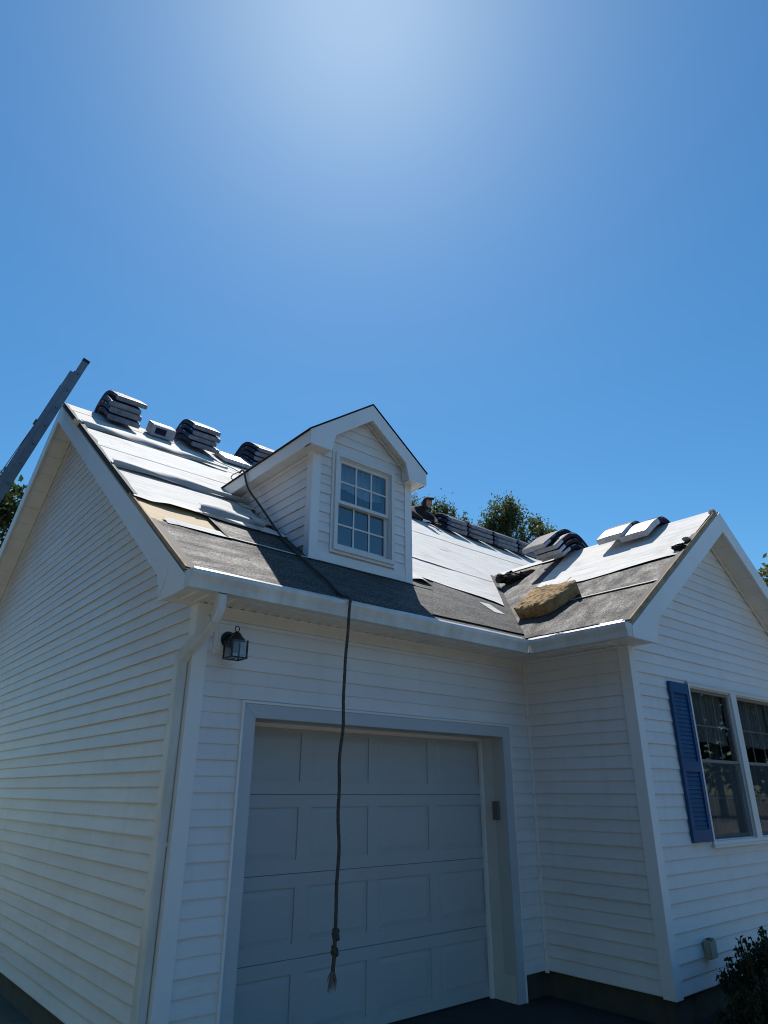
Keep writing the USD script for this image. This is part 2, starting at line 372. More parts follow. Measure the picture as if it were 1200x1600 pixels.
# ------------------------------------------------------------------ house: dimensions
W, D = 3.59, 1.179                 # inside corner and depth of the projecting wing
EY, EZ, S = -0.309, 2.959, 0.734   # roof edge of the garage slope, pitch
RY = 4.577; RZ = EZ + S * (RY - EY)
EX = W - 0.309                     # roof edge of the wing
RX = 5.553; WZ = EZ + S * (RX - EX)
WR = 2 * RX - EX                   # right roof edge of the wing
WALLR = 2 * RX - W                 # right wall of the wing
LX, XR = -0.262, 10.45             # left and right ends of the main roof
FY = -D - 0.235                    # front end of the wing's roof
REARY = 2 * RY - EY
REARWALL = 2 * RY
SOFZ = 2.85
CS = math.sqrt(1 + S * S)
nF = np.array([0, -S, 1]) / CS
nW = np.array([-S, 0, 1]) / CS
mainP = lambda x, y, h=0.0: np.array([x, y, EZ + S * (y - EY)]) + h * nF
wingP = lambda x, y, h=0.0: np.array([x, y, EZ + S * (x - EX)]) + h * nW
HOUSE = thing('house', 'white vinyl-sided house with its roof stripped and papered for new shingles', 'house')

# ---- walls
PITCHB = 0.1016
def board(o, U, N, ub0, ub1, ut0, ut1, zb, zt, out, parent, mat_):
    U, N, o = np.array(U, float), np.array(N, float), np.array(o, float)
    frac = (zt - zb) / PITCHB
    top = 0.003 if frac > 0.95 else out + (0.003 - out) * frac
    P = lambda u, n, z: o + U * u + N * n + np.array([0, 0, z])
    ring = lambda b, t: [P(b, 0.0, zb + 0.004), P(b, out - 0.002, zb), P(b, out, zb + 0.006), P(t, top, zt - 0.0005), P(t, 0.0, zt - 0.0005)]
    m = loft([ring(ub0, ut0), ring(ub1, ut1)])
    obj('siding_board', m, mat_, parent)


srng = np.random.default_rng(55)


def side_wall(parent, o, U, N, z0, z1, spans, mat_=None, seams=False):
    """spans(z) -> list of (u0, u1) free of openings at height z."""
    k = 0
    cut = 0.0
    z = z0
    while z < z1 - 0.012:
        zt = min(z + PITCHB, z1)
        out = 0.0145 if k % 2 == 0 else 0.0105
        b, t = spans(z + 0.004), spans(zt - 0.004)
        if len(b) != len(t) and b:
            b = t = spans((z + zt) / 2) or b
        for i in range(max(len(b), len(t))):
            if i >= len(t):
                if len(b) > i and len(t) == 0:
                    mid = (b[i][0] + b[i][1]) / 2
                    board(o, U, N, b[i][0], b[i][1], mid - 0.01, mid + 0.01, z, zt, out, parent, mat_ or M['siding'])
                continue
            if i >= len(b):
                continue
            if seams and min(b[i][1], t[i][1]) - max(b[i][0], t[i][0]) > 2.6:
                lo, hi = max(b[i][0], t[i][0]), min(b[i][1], t[i][1])
                cut = lo + (hi - lo) * (0.12 + 0.5 * srng.random()) if k % 2 == 0 else cut
                cut = min(max(cut, lo + 0.3), hi - 0.3)
                board(o, U, N, b[i][0], cut + 0.02, t[i][0], cut + 0.02, z, zt, out + 0.0022, parent, mat_ or M['siding'])
                board(o, U, N, cut - 0.002, b[i][1], cut - 0.002, t[i][1], z, zt, out, parent, mat_ or M['siding'])
                continue
            board(o, U, N, b[i][0], b[i][1], t[i][0], t[i][1], z, zt, out, parent, mat_ or M['siding'])
        k += 1
        z += PITCHB


ROOFT = 0.05
# left gable wall (x = 0)
yroof = lambda z: EY + (z + ROOFT - EZ) / S
gable_left = Polygon([(0.0, -0.0), (REARWALL, -0.0), (REARWALL, 2.86), (REARY - 0.05 - 0.35, 2.96), (RY, RZ - ROOFT - 0.02), (0.13, 3.1), (0.0, 2.86)])
WL = obj('wall', ext(Polygon([(0.0, 0.125), (REARWALL, 0.125), (REARWALL, 2.93), (RY, RZ - ROOFT), (0.0, 3.13)]), 0.12, YZ(0.0)), M['wall'], HOUSE, label='left gable end wall of white lap siding')
ZL = 0.12
def spansL(z):
    a = max(0.045, yroof(z)); b = min(REARWALL - 0.05, 2 * RY - yroof(z))
    return [(a, b)] if b - a > 0.03 else []
side_wall(WL, (0, 0, 0), (0, 1, 0), (-1, 0, 0), ZL, RZ - 0.06, spansL, seams=True)
# front garage wall (y = 0)
TL, TR, TW, TH = 0.4103, 3.2624, 0.0962, 2.1977
front = sbox(0.12, 0.195, W - 0.002, 3.1).difference(sbox(TL + TW, -0.1, TR - TW, TH - TW))
WF = obj('wall', ext(front, 0.12, frame((0, 0.12, 0), (1, 0, 0), (0, 0, 1), (0, -1, 0))), M['wall'], HOUSE, label='garage front wall of white lap siding')
ZS = 0.2212
# courses line up with the measured course line at z = 2.221
ZF0 = 2.221 - 20 * PITCHB + 0.0
def spansF(z):
    if z < TH + 0.020:
        return [(0.09, TL - 0.018), (TR + 0.016, W - 0.03)]
    return [(0.09, W - 0.03)]
side_wall(WF, (0, 0, 0), (1, 0, 0), (0, -1, 0), ZF0, SOFZ - 0.09, spansF)
obj('frieze_board', bx(0.09, W - 0.03, -0.012, 0.0, SOFZ - 0.0885, SOFZ - 0.002), M['soffit'], WF)
# return wall (x = W), facing the driveway
WRT = obj('wall', bx(W, W + 0.12, -D + 0.0, -0.002, 0.195, 3.05), M['wall'], HOUSE, label='short return wall of white lap siding beside the garage')
side_wall(WRT, (W, 0, 0), (0, -1, 0), (-1, 0, 0), ZF0, SOFZ - 0.003, lambda z: [(0.03, D - 0.085)])
# wing front gable wall (y = -D)
WX0, WX1, WZ0, WZ1 = 4.557, 6.549, 1.19, 2.615
xroof = lambda z: EX + (z + ROOFT - EZ) / S
wg = Polygon([(W + 0.122, 0.195), (WALLR, 0.195), (WALLR, 2.9), (WALLR, 3.13), (RX, WZ - ROOFT), (W + 0.122, 3.2)]).difference(sbox(WX0 + 0.02, WZ0 + 0.02, WX1 - 0.02, WZ1 - 0.02))
WG = obj('wall', ext(wg, 0.12, frame((0, -D + 0.12, 0), (1, 0, 0), (0, 0, 1), (0, -1, 0))), M['wall'], HOUSE, label='front gable wall of white lap siding with the double window')
def spansG(z):
    a = max(W + 0.085, xroof(z)); b = min(WALLR - 0.085, 2 * RX - xroof(z))
    if b - a < 0.03:
        return []
    if WZ0 - 0.02 < z < WZ1 + 0.02:
        return [(a, WX0 - 0.012), (WX1 + 0.012, b)]
    return [(a, b)]
side_wall(WG, (0, -D, 0), (1, 0, 0), (0, -1, 0), ZF0, WZ - 0.06, spansG)
# the walls that close the volume behind
obj('wall', cat_(bx(WALLR - 0.12, WALLR, -D + 0.122, 0.0, 0, 2.95), bx(WALLR - 0.1, XR - 0.26, 0.002, 0.12, 0, 2.95)), M['siding'], HOUSE)
obj('wall', ext(Polygon([(0.0, 0.0), (REARWALL, 0.0), (REARWALL, 2.93), (RY, RZ - ROOFT), (0.0, 2.93)]), 0.12, YZ(XR - 0.38)), M['siding'], HOUSE)
obj('wall', bx(0.122, XR - 0.38, REARWALL - 0.12, REARWALL - 0.002, 0, 2.93), M['siding'], HOUSE)
# foundation
obj('foundation', cat_(bx(0.022, 0.3, 0.03, REARWALL - 0.03, -0.4, ZL + 0.02), bx(0.022, TL + TW - 0.002, 0.02, 0.029, -0.4, ZF0 + 0.01),
                       bx(TR - TW + 0.002, W + 0.018, 0.022, 0.2, -0.4, ZF0 + 0.01), bx(W + 0.02, W + 0.3, -D + 0.022, 0.2, -0.4, ZF0 + 0.01),
                       bx(W + 0.301, WALLR - 0.02, -D + 0.02, -D + 0.3, -0.4, ZF0 + 0.012)), M['concrete'], HOUSE)
# corner posts
def post(parent, cx, cy, dx, dy, z0, z1, w=0.088):
    t = 0.019
    poly = Polygon([(-t, -t), (w, -t), (w, 0), (0, 0), (0, w), (-t, w)])
    Mx = frame((cx, cy, z0), (dx, 0, 0), (0, dy, 0), (0, 0, 1))
    obj('corner_post', ext(poly, z1 - z0, Mx), M['post'], parent)
post(HOUSE, 0, 0, 1, 1, ZL - 0.01, SOFZ - 0.002)
post(HOUSE, W, -D, 1, 1, ZF0 - 0.012, SOFZ - 0.002)
post(HOUSE, WALLR, -D, -1, 1, ZF0 - 0.012, SOFZ - 0.002)
obj('inside_corner_post', cat_(bx(W - 0.028, W - 0.001, -0.016, -0.001, ZF0 - 0.02, SOFZ - 0.002), bx(W - 0.016, W - 0.001, -0.03, -0.0165, ZF0 - 0.02, SOFZ - 0.002)), M['post'], HOUSE)

# ---- garage door
DY = 0.28
gt = group_part(HOUSE, 'garage_door_trim')
wtr = 0.0
ring = sbox(TL, 0.0, TR, TH)
mitre = [Polygon([(TL, 0.0), (TL + TW, 0.0), (TL + TW, TH - TW), (TL, TH)]), Polygon([(TL, TH), (TL + TW, TH - TW), (TR - TW, TH - TW), (TR, TH)]), Polygon([(TR, 0.0), (TR, TH), (TR - TW, TH - TW), (TR - TW, 0.0)])]
for i, pl in enumerate(mitre):
    obj('casing_board', ext(pl.buffer(-0.0008), 0.02 + 0.0012 * (i == 1), XZ(0.0)), M['casing'], gt)
obj('channel_strip', cat_(bx(TL - 0.018, TL - 0.0005, -0.026, 0, 0, TH + 0.018), bx(TR + 0.0005, TR + 0.016, -0.026, 0, 0.0, TH - 0.001), bx(TL, TR + 0.016, -0.027, 0, TH + 0.0005, TH + 0.018)), M['post'], gt)
jy = DY - 0.005
obj('jamb', bx(TL + TW - 0.018, TL + TW - 0.0005, 0.001, jy, 0, TH - TW + 0.0), M['jamb'], gt)
obj('jamb', bx(TR - TW + 0.0005, TR - TW + 0.018, 0.001, jy, 0, TH - TW + 0.0), M['jamb'], gt)
obj('jamb', bx(TL + TW - 0.018, TR - TW + 0.018, 0.001, jy, TH - TW + 0.0005, TH - TW + 0.018), M['jamb'], gt)
obj('stop_moulding', cat_(bx(TR - TW - 0.03, TR - TW, jy - 0.03, jy, 0, TH - TW - 0.031), bx(TL + TW, TL + TW + 0.03, jy - 0.03, jy, 0, TH - TW - 0.031), bx(TL + TW, TR - TW, jy - 0.032, jy, TH - TW - 0.03, TH - TW)), M['trim'], gt)
GD = group_part(HOUSE, 'garage_door')
SEC = 0.5334
gx0, gx1 = TL + TW - 0.03, TR - TW + 0.03
gw = (gx1 - gx0) / 4
obj('door_core', bx(gx0, gx1, DY + 0.012, DY + 0.05, 0.012, 4 * SEC), M['keypad'], GD)
for k in range(4):
    za, zb = k * SEC + 0.012 * (k == 0) + 0.0015, (k + 1) * SEC - 0.0025
    face = sbox(gx0, za, gx1, zb)
    obj('section_back', bx(gx0, gx1, DY + 0.0051, DY + 0.0115, za + 0.002, zb - 0.002), M['door'], GD)
    for j in range(4):
        a, b = gx0 + j * gw + 0.055, gx0 + (j + 1) * gw - 0.055
        c, d = k * SEC + 0.090, (k + 1) * SEC - 0.090
        face = face.difference(sbox(a, c, b, d))
        e, g = 0.009, 0.048
        lo = [(a + e, c + e), (b - e, c + e), (b - e, d - e), (a + e, d - e)]
        hi = [(a + g, c + g), (b - g, c + g), (b - g, d - g), (a + g, d - g)]
        obj('raised_panel', loft([[(x, DY + 0.0050, z) for x, z in lo], [(x, DY - 0.0028, z) for x, z in hi]]), M['door'], GD)
    obj('door_section', ext(face, 0.0095, frame((0, DY + 0.0050, 0), (1, 0, 0), (0, 0, 1), (0, -1, 0))), M['door'], GD)
obj('bottom_seal', bx(gx0, gx1, DY + 0.001, DY + 0.03, 0.0, 0.0135), M['dark_gap'], GD)

# ---- roof decks
ROOF = obj('roof', cat_(
    ext(Polygon([(EY, EZ), (RY, RZ), (RY, RZ - 0.022), (EY, EZ - 0.022)]), XR - LX, YZ(LX)),), M['plywood'], HOUSE, label='stripped roof covered with white and grey underlayment')
obj('rear_deck', ext(Polygon([(REARY, EZ), (RY + 0.001, RZ), (RY + 0.001, RZ - 0.022), (REARY, EZ - 0.022)]), XR - LX, YZ(LX)), M['plywood'], ROOF)
def deck_prism(pts, nrm, t=0.022):
    top = np.array(pts, float); n = np.array(nrm)
    return trimesh.convex.convex_hull(np.vstack([top, top - n * t]))
vy = lambda x: EY + (x - EX)          # valley
obj('wing_deck', deck_prism([wingP(EX, FY), wingP(RX, FY), wingP(RX, vy(RX)), wingP(EX, vy(EX))], nW), M['plywood'], ROOF)
wingR = lambda x, y, h=0.0: np.array([2 * RX - x, y, EZ + S * (x - EX)]) + h * np.array([S, 0, 1]) / CS
obj('wing_deck', deck_prism([wingR(EX, FY), wingR(RX - 0.001, FY), wingR(RX - 0.001, vy(RX)), wingR(EX, vy(EX))], np.array([S, 0, 1]) / CS), M['plywood'], ROOF)


def roof_sheet(P, ua, ub, va, vb, hf, mat_, name, t=0.0025, nu=40, nv=12, seed=0, wob=0.012, label=None, noflat=False):
    """Sheet on a roof plane. u runs along the eave, v up the slope (as a horizontal distance). ua, ub may depend on v; va, vb on u-fraction. hf(u, v, fu, fv) = height over the deck."""
    r = np.random.default_rng(seed)
    fu, fv = np.meshgrid(np.linspace(0, 1, nu), np.linspace(0, 1, nv), indexing='ij')
    V0 = np.vectorize(va)(fu) if callable(va) else np.full_like(fu, va)
    V1 = np.vectorize(vb)(fu) if callable(vb) else np.full_like(fu, vb)
    V = V0 + (V1 - V0) * fv
    A = np.vectorize(ua)(V) if callable(ua) else np.full_like(fu, ua)
    B = np.vectorize(ub)(V) if callable(ub) else np.full_like(fu, ub)
    Uu = A + (B - A) * fu
    w = meshkit.noise(np.stack([Uu * 2.3, V * 0.2 + fv * 0.0, np.full_like(Uu, seed)], -1), seed) - 0.5
    w = w + 0.35 * (meshkit.noise(np.stack([Uu * 11.0, np.zeros_like(V), np.full_like(Uu, seed + 0.5)], -1), seed + 9) - 0.5)
    V = V + wob * w * (1 - fv) * 2
    H = np.vectorize(hf)(Uu, V, fu, fv)
    H = H + 0.010 * (meshkit.fbm(np.stack([Uu * 2.6, V * 6.0, np.zeros_like(Uu)], -1), 4, 5) - 0.3)
    top = np.array([[P(Uu[i, j], V[i, j], H[i, j] + t) for j in range(nv)] for i in range(nu)])
    bot = np.array([[P(Uu[i, j], V[i, j], H[i, j]) for j in range(nv)] for i in range(nu)])
    return obj(name, grid_solid(top, bot), mat_, ROOF, smooth=35, label=label)


mp = lambda u, v, h: mainP(u, v, h)
wp = lambda u, v, h: wingP(v, u, h)         # wing: u = y along the eave, v = x up the slope
vx = lambda y: EX + (y - EY)                # valley x at y
DXL = 1.34                                   # dormer's left side
LXs = LX + 0.02
flat = lambda h: (lambda u, v, fu, fv: h)
# grey membrane rows on the garage slope
roof_sheet(mp, LXs + 0.03, lambda y: min(vx(y) + 0.0, 6), EY - 0.006, 0.575, flat(0.004), M['granule'], 'grey_membrane', seed=1, nu=70, wob=0.01)
roof_sheet(mp, 0.42, 1.45, 0.55, 1.2, lambda u, v, fu, fv: 0.011 + 0.012 * max(0, 1 - fu * 14) , M['granule'], 'grey_membrane', seed=2)
roof_sheet(mp, 1.4, lambda y: vx(y), 0.55, 1.2, flat(0.010), M['granule'], 'grey_membrane', seed=3, nu=50)
roof_sheet(mp, 0.40, 1.25, 0.556, 0.574, flat(0.018), M['felt_white'], 'white_lap_strip', seed=4, wob=0.0, nv=3)
roof_sheet(mp, -0.1, 0.47, 0.56, 0.68, lambda u, v, fu, fv: 0.010 + 0.010 * fu * (1 - fv), M['felt_white'], 'white_lap_strip', seed=5, wob=0.03, nv=5)
roof_sheet(mp, lambda y: vx(y) - 1.3, lambda y: vx(y) - 0.002, -0.15, 1.9, flat(0.018), M['granule'], 'grey_membrane', seed=6, nu=20, nv=30, wob=0.0)
# white rows; each lower edge stands a little proud, some curl up
def curl(base, amp, a, b, width=0.16, lift=0.0):
    def h(u, v, fu, fv, base=base):
        e = max(0.0, 1 - fv / width)
        k = max(0.0, min(1.0, (u - a) / 0.15)) * max(0.0, min(1.0, (b - u) / 0.25))
        wv = 0.6 + 0.4 * math.sin(u * 5.1 + 1.0)
        return base + lift * e + amp * k * wv * e ** 1.5
    return h
rows = [(1.00, 1.95, 'A'), (1.83, 2.75, 'B'), (2.60, 3.52, 'C'), (3.37, 4.30, 'D'), (4.12, RY + 0.0, 'E')]
endL = lambda y: 1.22 + 0.06 * math.sin(y * 17) + 0.05 * math.sin(y * 7)
roof_sheet(mp, LXs, lambda y: 1.05 + 0.25 * (y - 1.0), lambda fu: 1.03 - 0.05 * fu, 1.95, curl(0.016, 0.022, -0.1, 1.3, lift=0.004), M['felt_white'], 'white_underlayment', seed=11, wob=0.035)
roof_sheet(mp, LXs, lambda y: 1.16 + 0.25 * (y - 1.8), 1.83, 2.75, curl(0.020, 0.03, -0.3, 1.4), M['felt_white'], 'white_underlayment', seed=12)
roof_sheet(mp, LXs, 5.2, 2.60, 3.52, flat(0.024), M['felt_white'], 'white_underlayment', seed=13, nu=70)
roof_sheet(mp, LXs, XR - 0.02, lambda fu: 3.37, 4.35, curl(0.028, 0.014, -0.3, 1.6), M['felt_white'], 'white_underlayment', seed=14, nu=90)
roof_sheet(mp, LXs, XR - 0.02, 4.2, RY + 0.01, flat(0.032), M['felt_white'], 'white_underlayment', seed=15, nu=60, nv=5)
# turned-up flaps showing their grey back
def flap(u0, u1, v, wid, name='turned_flap', seed=0, rise=0.05, base=0.03, tilt=0.0):
    n = 36
    top, bot = [], []
    for i in range(n):
        f = i / (n - 1)
        u = u0 + (u1 - u0) * f
        w = wid * (math.sin(math.pi * min(1, f * 1.1 + 0.06)) ** 0.6 if f < 0.9 else max(0.08, math.sin(math.pi * min(1.0, f * 1.1 + 0.06)) ** 0.6 if f * 1.1 + .06 < 1 else 0.08))
        w *= 0.85 + 0.3 * meshkit.noise(np.array([u * 3, seed, 0.5]), seed)
        vv = v + tilt * f
        a, b = [], []
        for j in range(6):
            g = j / 5
            hgt = base + rise * math.sin(g * math.pi * 0.75) + 0.006 * math.sin(u * 9 + j)
            y = vv + 0.012 - 0.03 * math.sin(g * math.pi) + w * g
            a.append(mainP(u, y, hgt + 0.003)); b.append(mainP(u, y, hgt))
        top.append(a); bot.append(b)
    obj(name, grid_solid(np.array(top), np.array(bot)), M['felt_back'], ROOF, smooth=40)
flap(-0.24, 1.25, 1.84, 0.16, seed=3, rise=0.05, base=0.034)
flap(-0.24, 1.7, 3.385, 0.22, seed=4, rise=0.035, base=0.048)
flap(0.35, 1.0, 1.02, 0.20, seed=5, rise=0.05, base=0.05, tilt=-0.03)
# ragged tongues of underlayment in the dormer's shade
for u0, v0, ln in ((1.16, 1.74, 0.30), (1.10, 1.30, 0.34), (1.02, 1.02, 0.3)):
    roof_sheet(mp, u0 - 0.05, lambda y, a=u0, l=ln, v0=v0: a + l * (1 - abs(y - v0) / 0.16) , v0 - 0.05, v0 + 0.1, flat(0.028), M['felt_white'], 'torn_strip', seed=int(u0 * 100), nu=8, nv=8)
# right of the dormer
wr = lambda y: vx(y) - 0.13
roof_sheet(mp, 2.5, wr, lambda fu: 0.985 - 0.43 * fu, 1.95, curl(0.022, 0.014, 2.9, 4.2, lift=0.0), M['felt_white'], 'white_underlayment', seed=21, nu=50, wob=0.03)
roof_sheet(mp, 2.5, lambda y: min(vx(y) - 0.16, 5.0), lambda fu: 1.62 - 0.10 * fu, 2.75, curl(0.027, 0.010, 2.7, 4.4, lift=0.0), M['felt_white'], 'white_underlayment', seed=22, nu=50, wob=0.03)
roof_sheet(mp, 4.9, XR - 0.02, 1.9, 3.52, flat(0.0215), M['felt_white'], 'white_underlayment', seed=23, nu=40)
roof_sheet(mp, 2.66, 2.98, 0.70, 0.98, lambda u, v, fu, fv: 0.022 + 0.03 * math.sin(fu * math.pi) * (1 - fv), M['felt_white'], 'torn_strip', seed=24, nu=14, nv=8)
roof_sheet(mp, 3.52, 3.70, 0.30, 0.52, flat(0.023), M['felt_white'], 'torn_strip', seed=25, nu=6, nv=5)
# wing slope
vyx = lambda x: EY + (x - EX)
roof_sheet(wp, FY + 0.035, vyx, EX - 0.006, 4.05, flat(0.004), M['granule'], 'grey_membrane', seed=31, nu=40)
roof_sheet(wp, FY + 0.035, vyx, 4.0, RX, flat(0.010), M['granule'], 'grey_membrane', seed=32, nu=40)
roof_sheet(wp, FY + 0.04, -0.35, 3.998, 4.014, flat(0.018), M['felt_white'], 'white_lap_strip', seed=33, nv=3, wob=0.0)
roof_sheet(wp, lambda x: vyx(x) - 0.85, lambda x: vyx(x) - 0.002, 3.35, RX, flat(0.017), M['granule'], 'grey_membrane', seed=34, nu=20, nv=30, wob=0)
roof_sheet(wp, FY + 0.035, lambda x: 0.50 + 0.12 * (x - 4.6), lambda fu: 4.50 - 0.10 * fu + 0.26 * max(0, fu - 0.6) , RX + 0.005, curl(0.020, 0.008, -1.4, 0.6), M['felt_wing'], 'white_underlayment', seed=35, nu=50, nv=16)
roof_sheet(wp, 0.5, 1.85, 5.44, RX + 0.004, flat(0.030), M['felt_white'], 'white_underlayment', seed=36, nu=20, nv=5)
roof_sheet(wp, 0.02, 0.42, 4.47, 4.66, flat(0.026), M['felt_white'], 'torn_strip', seed=37, nu=10, nv=6)
wpR = lambda u, v, h: wingR(v, u, h)
roof_sheet(wpR, FY + 0.035, 1.9, EX, RX, flat(0.006), M['granule'], 'grey_membrane', seed=38, nu=20)
roof_sheet(lambda u, v, h: np.array([u, 2 * RY - v, EZ + S * (v - EY)]) + h * np.array([0, S, 1]) / CS, LXs, XR, EY, RY, flat(0.006), M['felt_white'], 'white_underlayment', seed=39, nu=20)
roof_sheet(mp, LX - 0.002, EX + 0.02, -0.300, -0.222, flat(0.009), M['gutter'], 'drip_edge', seed=40, nu=30, nv=2, wob=0.0)
roof_sheet(wp, FY - 0.004, EY + 0.02, EX + 0.009, EX + 0.075, flat(0.009), M['gutter'], 'drip_edge', seed=41, nu=12, nv=2, wob=0.0)
# torn tar paper and bare wood along the rakes
def rake_strip(P, along, w0, w1, h0, mat_, name, seed, amp, drop=0.03):
    r = np.random.default_rng(seed)
    top, bot = [], []
    for v in along:
        k = meshkit.noise(np.array([v * 6.0, seed, 0.3]), seed)
        a = w0; b = w0 + (w1 - w0) * (0.35 + amp * k)
        top.append([P(a, v, h0 - drop), P(a, v, h0 + 0.004), P(b, v, h0 + 0.004 + 0.004 * k)])
        bot.append([P(a + 0.002, v, h0 - drop), P(a + 0.002, v, h0), P(b, v, h0)])
    obj(name, grid_solid(np.array(top), np.array(bot)), mat_, ROOF)
rake_strip(mp, np.linspace(EY + 0.02, 0.55, 40), LX - 0.004, LX + 0.10, 0.020, M['tar'], 'torn_tar_edge', 1, 0.9)
rake_strip(mp, np.linspace(1.0, 4.5, 90), LX - 0.004, LX + 0.035, 0.048, M['tar'], 'torn_tar_edge', 2, 1.2, drop=0.05)
rake_strip(mp, np.linspace(EY + 0.02, 1.1, 40), LX - 0.006, LX + 0.014, 0.024, M['raw_wood'], 'bare_wood_edge', 3, 0.6, drop=0.026)
rake_strip(wp, np.linspace(EX + 0.02, 4.95, 60), FY - 0.004, FY + 0.075, 0.026, M['tar'], 'torn_tar_edge', 4, 1.2)
rake_strip(wp, np.linspace(EX + 0.02, 5.5, 60), FY - 0.006, FY + 0.016, 0.028, M['raw_wood'], 'bare_wood_edge', 5, 0.6, drop=0.034)
# crumpled scraps of paper at the rake
def crumple(c, r, seed, sc=(1, 1, 1), k=2.2, amp=0.9, sub=3):
    m = trimesh.creation.icosphere(sub, 1.0)
    v = m.vertices
    d = meshkit.fbm(v * k + seed, 4, seed)
    m.vertices = v * (1 + amp * (d - 0.5))[:, None] * np.array(sc) * r + np.array(c)
    return m
obj('paper_scrap', crumple(wingP(4.62, FY + 0.07, 0.05), 0.05, 3, (0.7, 1.4, 0.6), k=3, amp=1.6), M['tar'], ROOF)
obj('paper_scrap', crumple(wingP(4.78, FY + 0.05, 0.05), 0.035, 4, (1.3, 1.0, 0.6), k=3, amp=1.6), M['felt_back'], ROOF)
obj('paper_scrap', crumple(mainP(LX - 0.01, 3.42, 0.04), 0.06, 5, (1.2, 1.0, 0.35), k=3, amp=1.3), M['felt_white'], ROOF)
obj('paper_scrap', crumple(wingP(5.50, FY + 0.03, 0.03), 0.035, 6, (1, 1, 0.8), k=3, amp=1.6), M['felt_white'], ROOF)

# ---- rake boards, soffits, gutters
RKH = 0.27
def rake_poly(y0, z0, y1, z1, h):
    return Polygon([(y0, z0), (y1, z1), (y1, z1 - h), (y0, z0 - h)])
lowf = lambda y: EZ + S * (y - EY)
# left gable
fb = Polygon([(EY - 0.005, EZ - 0.024), (RY, RZ - 0.024), (RY, RZ - RKH), (0.17, lowf(0.17) - RKH), (0.09, SOFZ - 0.012), (EY - 0.005, SOFZ - 0.012)])
obj('rake_board', ext(fb, 0.02, YZ(LX - 0.004)), M['trim'], HOUSE)
fbr = Polygon([(REARY, EZ - 0.024), (RY, RZ - 0.024), (RY, RZ - RKH), (2 * RY - 0.17, lowf(0.17) - RKH), (2 * RY - 0.09, SOFZ - 0.012), (REARY, SOFZ - 0.012)])
obj('rake_board', ext(fbr, 0.02, YZ(LX - 0.004)), M['trim'], HOUSE)
obj('rake_joint', ext(Polygon([(0.10, SOFZ - 0.011), (0.115, SOFZ - 0.011), (0.0, lowf(0.0) - 0.13), (-0.012, lowf(-0.012) - 0.13)]), 0.003, YZ(LX - 0.0072)), M['post'], HOUSE)
def slope_soffit(y0, y1, nseg, rear):
    ms = []
    for i in range(nseg):
        a, b = y0 + (y1 - y0) * i / nseg, y0 + (y1 - y0) * (i + 1) / nseg
        q = lambda y: 2 * RY - y if rear else y
        z = lambda y: lowf(y) - RKH + 0.045
        e = 0.0025
        pts = [(LX + 0.018, q(a + e), z(a + e)), (-0.001, q(a + e), z(a + e)), (-0.001, q(b - e), z(b - e)), (LX + 0.018, q(b - e), z(b - e))]
        pts += [(p[0], p[1], p[2] + 0.008) for p in pts]
        obj('soffit_panel', trimesh.convex.convex_hull(np.array(pts)), M['soffit'], HOUSE)
slope_soffit(0.2, RY - 0.005, 18, False)
slope_soffit(0.2, RY - 0.005, 18, True)
for rear in (False, True):
    q = lambda y: 2 * RY - y if rear else y
    a, b = 0.25, RY
    zz = lambda y: lowf(y) - RKH + 0.042
    pts = [(-0.03, q(a), zz(a)), (-0.016, q(a), zz(a)), (-0.016, q(a), zz(a) - 0.02), (-0.03, q(a), zz(a) - 0.02)]
    pts2 = [(-0.03, q(b), zz(b)), (-0.016, q(b), zz(b)), (-0.016, q(b), zz(b) - 0.02), (-0.03, q(b), zz(b) - 0.02)]
    obj('rake_channel', loft([pts, pts2]), M['post'], HOUSE)

# fascia and eave soffits
obj('fascia_board', bx(LX + 0.017, EX - 0.02, EY + 0.0, EY + 0.02, SOFZ - 0.01, EZ - 0.03), M['trim'], HOUSE)
obj('fascia_board', bx(EX + 0.0, EX + 0.02, FY + 0.02, EY - 0.001, SOFZ - 0.01, EZ - 0.03), M['trim'], HOUSE)
obj('rear_fascia', bx(LX + 0.017, XR, REARY - 0.02, REARY, SOFZ - 0.01, EZ - 0.03), M['trim'], HOUSE)
def soffit_strip(u0, u1, make):
    """Panels 0.305 m wide with three ribs and grooves each."""
    n = max(1, round((u1 - u0) / 0.305)); w = (u1 - u0) / n
    for i in range(n):
        a = u0 + i * w + 0.0008; L = w - 0.0016
        prof = []
        for k in range(3):
            g = a + L * k / 3; p = L / 3
            prof += [(g, 0.0), (g + p * 0.62, 0.0), (g + p * 0.70, 0.009), (g + p * 0.92, 0.009), (g + p, 0.0)]
        low = prof; up = [(x, 0.014) for x, _ in prof[::-1]]
        obj('soffit_panel', make(Polygon(low + up).buffer(0)), M['soffit'], HOUSE)
def mk_front(poly):      # profile in (x, z), extruded along y
    return ext(poly, 0.309 - 0.003, frame((0, -0.001, SOFZ), (1, 0, 0), (0, 0, 1), (0, -1, 0)))
soffit_strip(LX + 0.02, EX - 0.0, mk_front)
def mk_wing(poly):       # profile in (y, z), extruded along x to the west
    return ext(poly, 0.309 - 0.003, frame((W - 0.001, 0, SOFZ), (0, 1, 0), (0, 0, 1), (-1, 0, 0)))
soffit_strip(FY + 0.02, -0.31, mk_wing)
obj('soffit_panel', ext(Polygon([(EX + 0.001, -0.309), (W - 0.001, -0.309), (W - 0.001, -0.001), (EX + 0.001, -0.001)]), 0.012, XY(SOFZ)), M['soffit'], HOUSE)
obj('soffit_channel', cat_(bx(0.0, W - 0.03, -0.022, -0.013, SOFZ - 0.014, SOFZ - 0.0005), bx(W - 0.022, W - 0.013, -D, -0.023, SOFZ - 0.014, SOFZ - 0.0005)), M['post'], HOUSE)
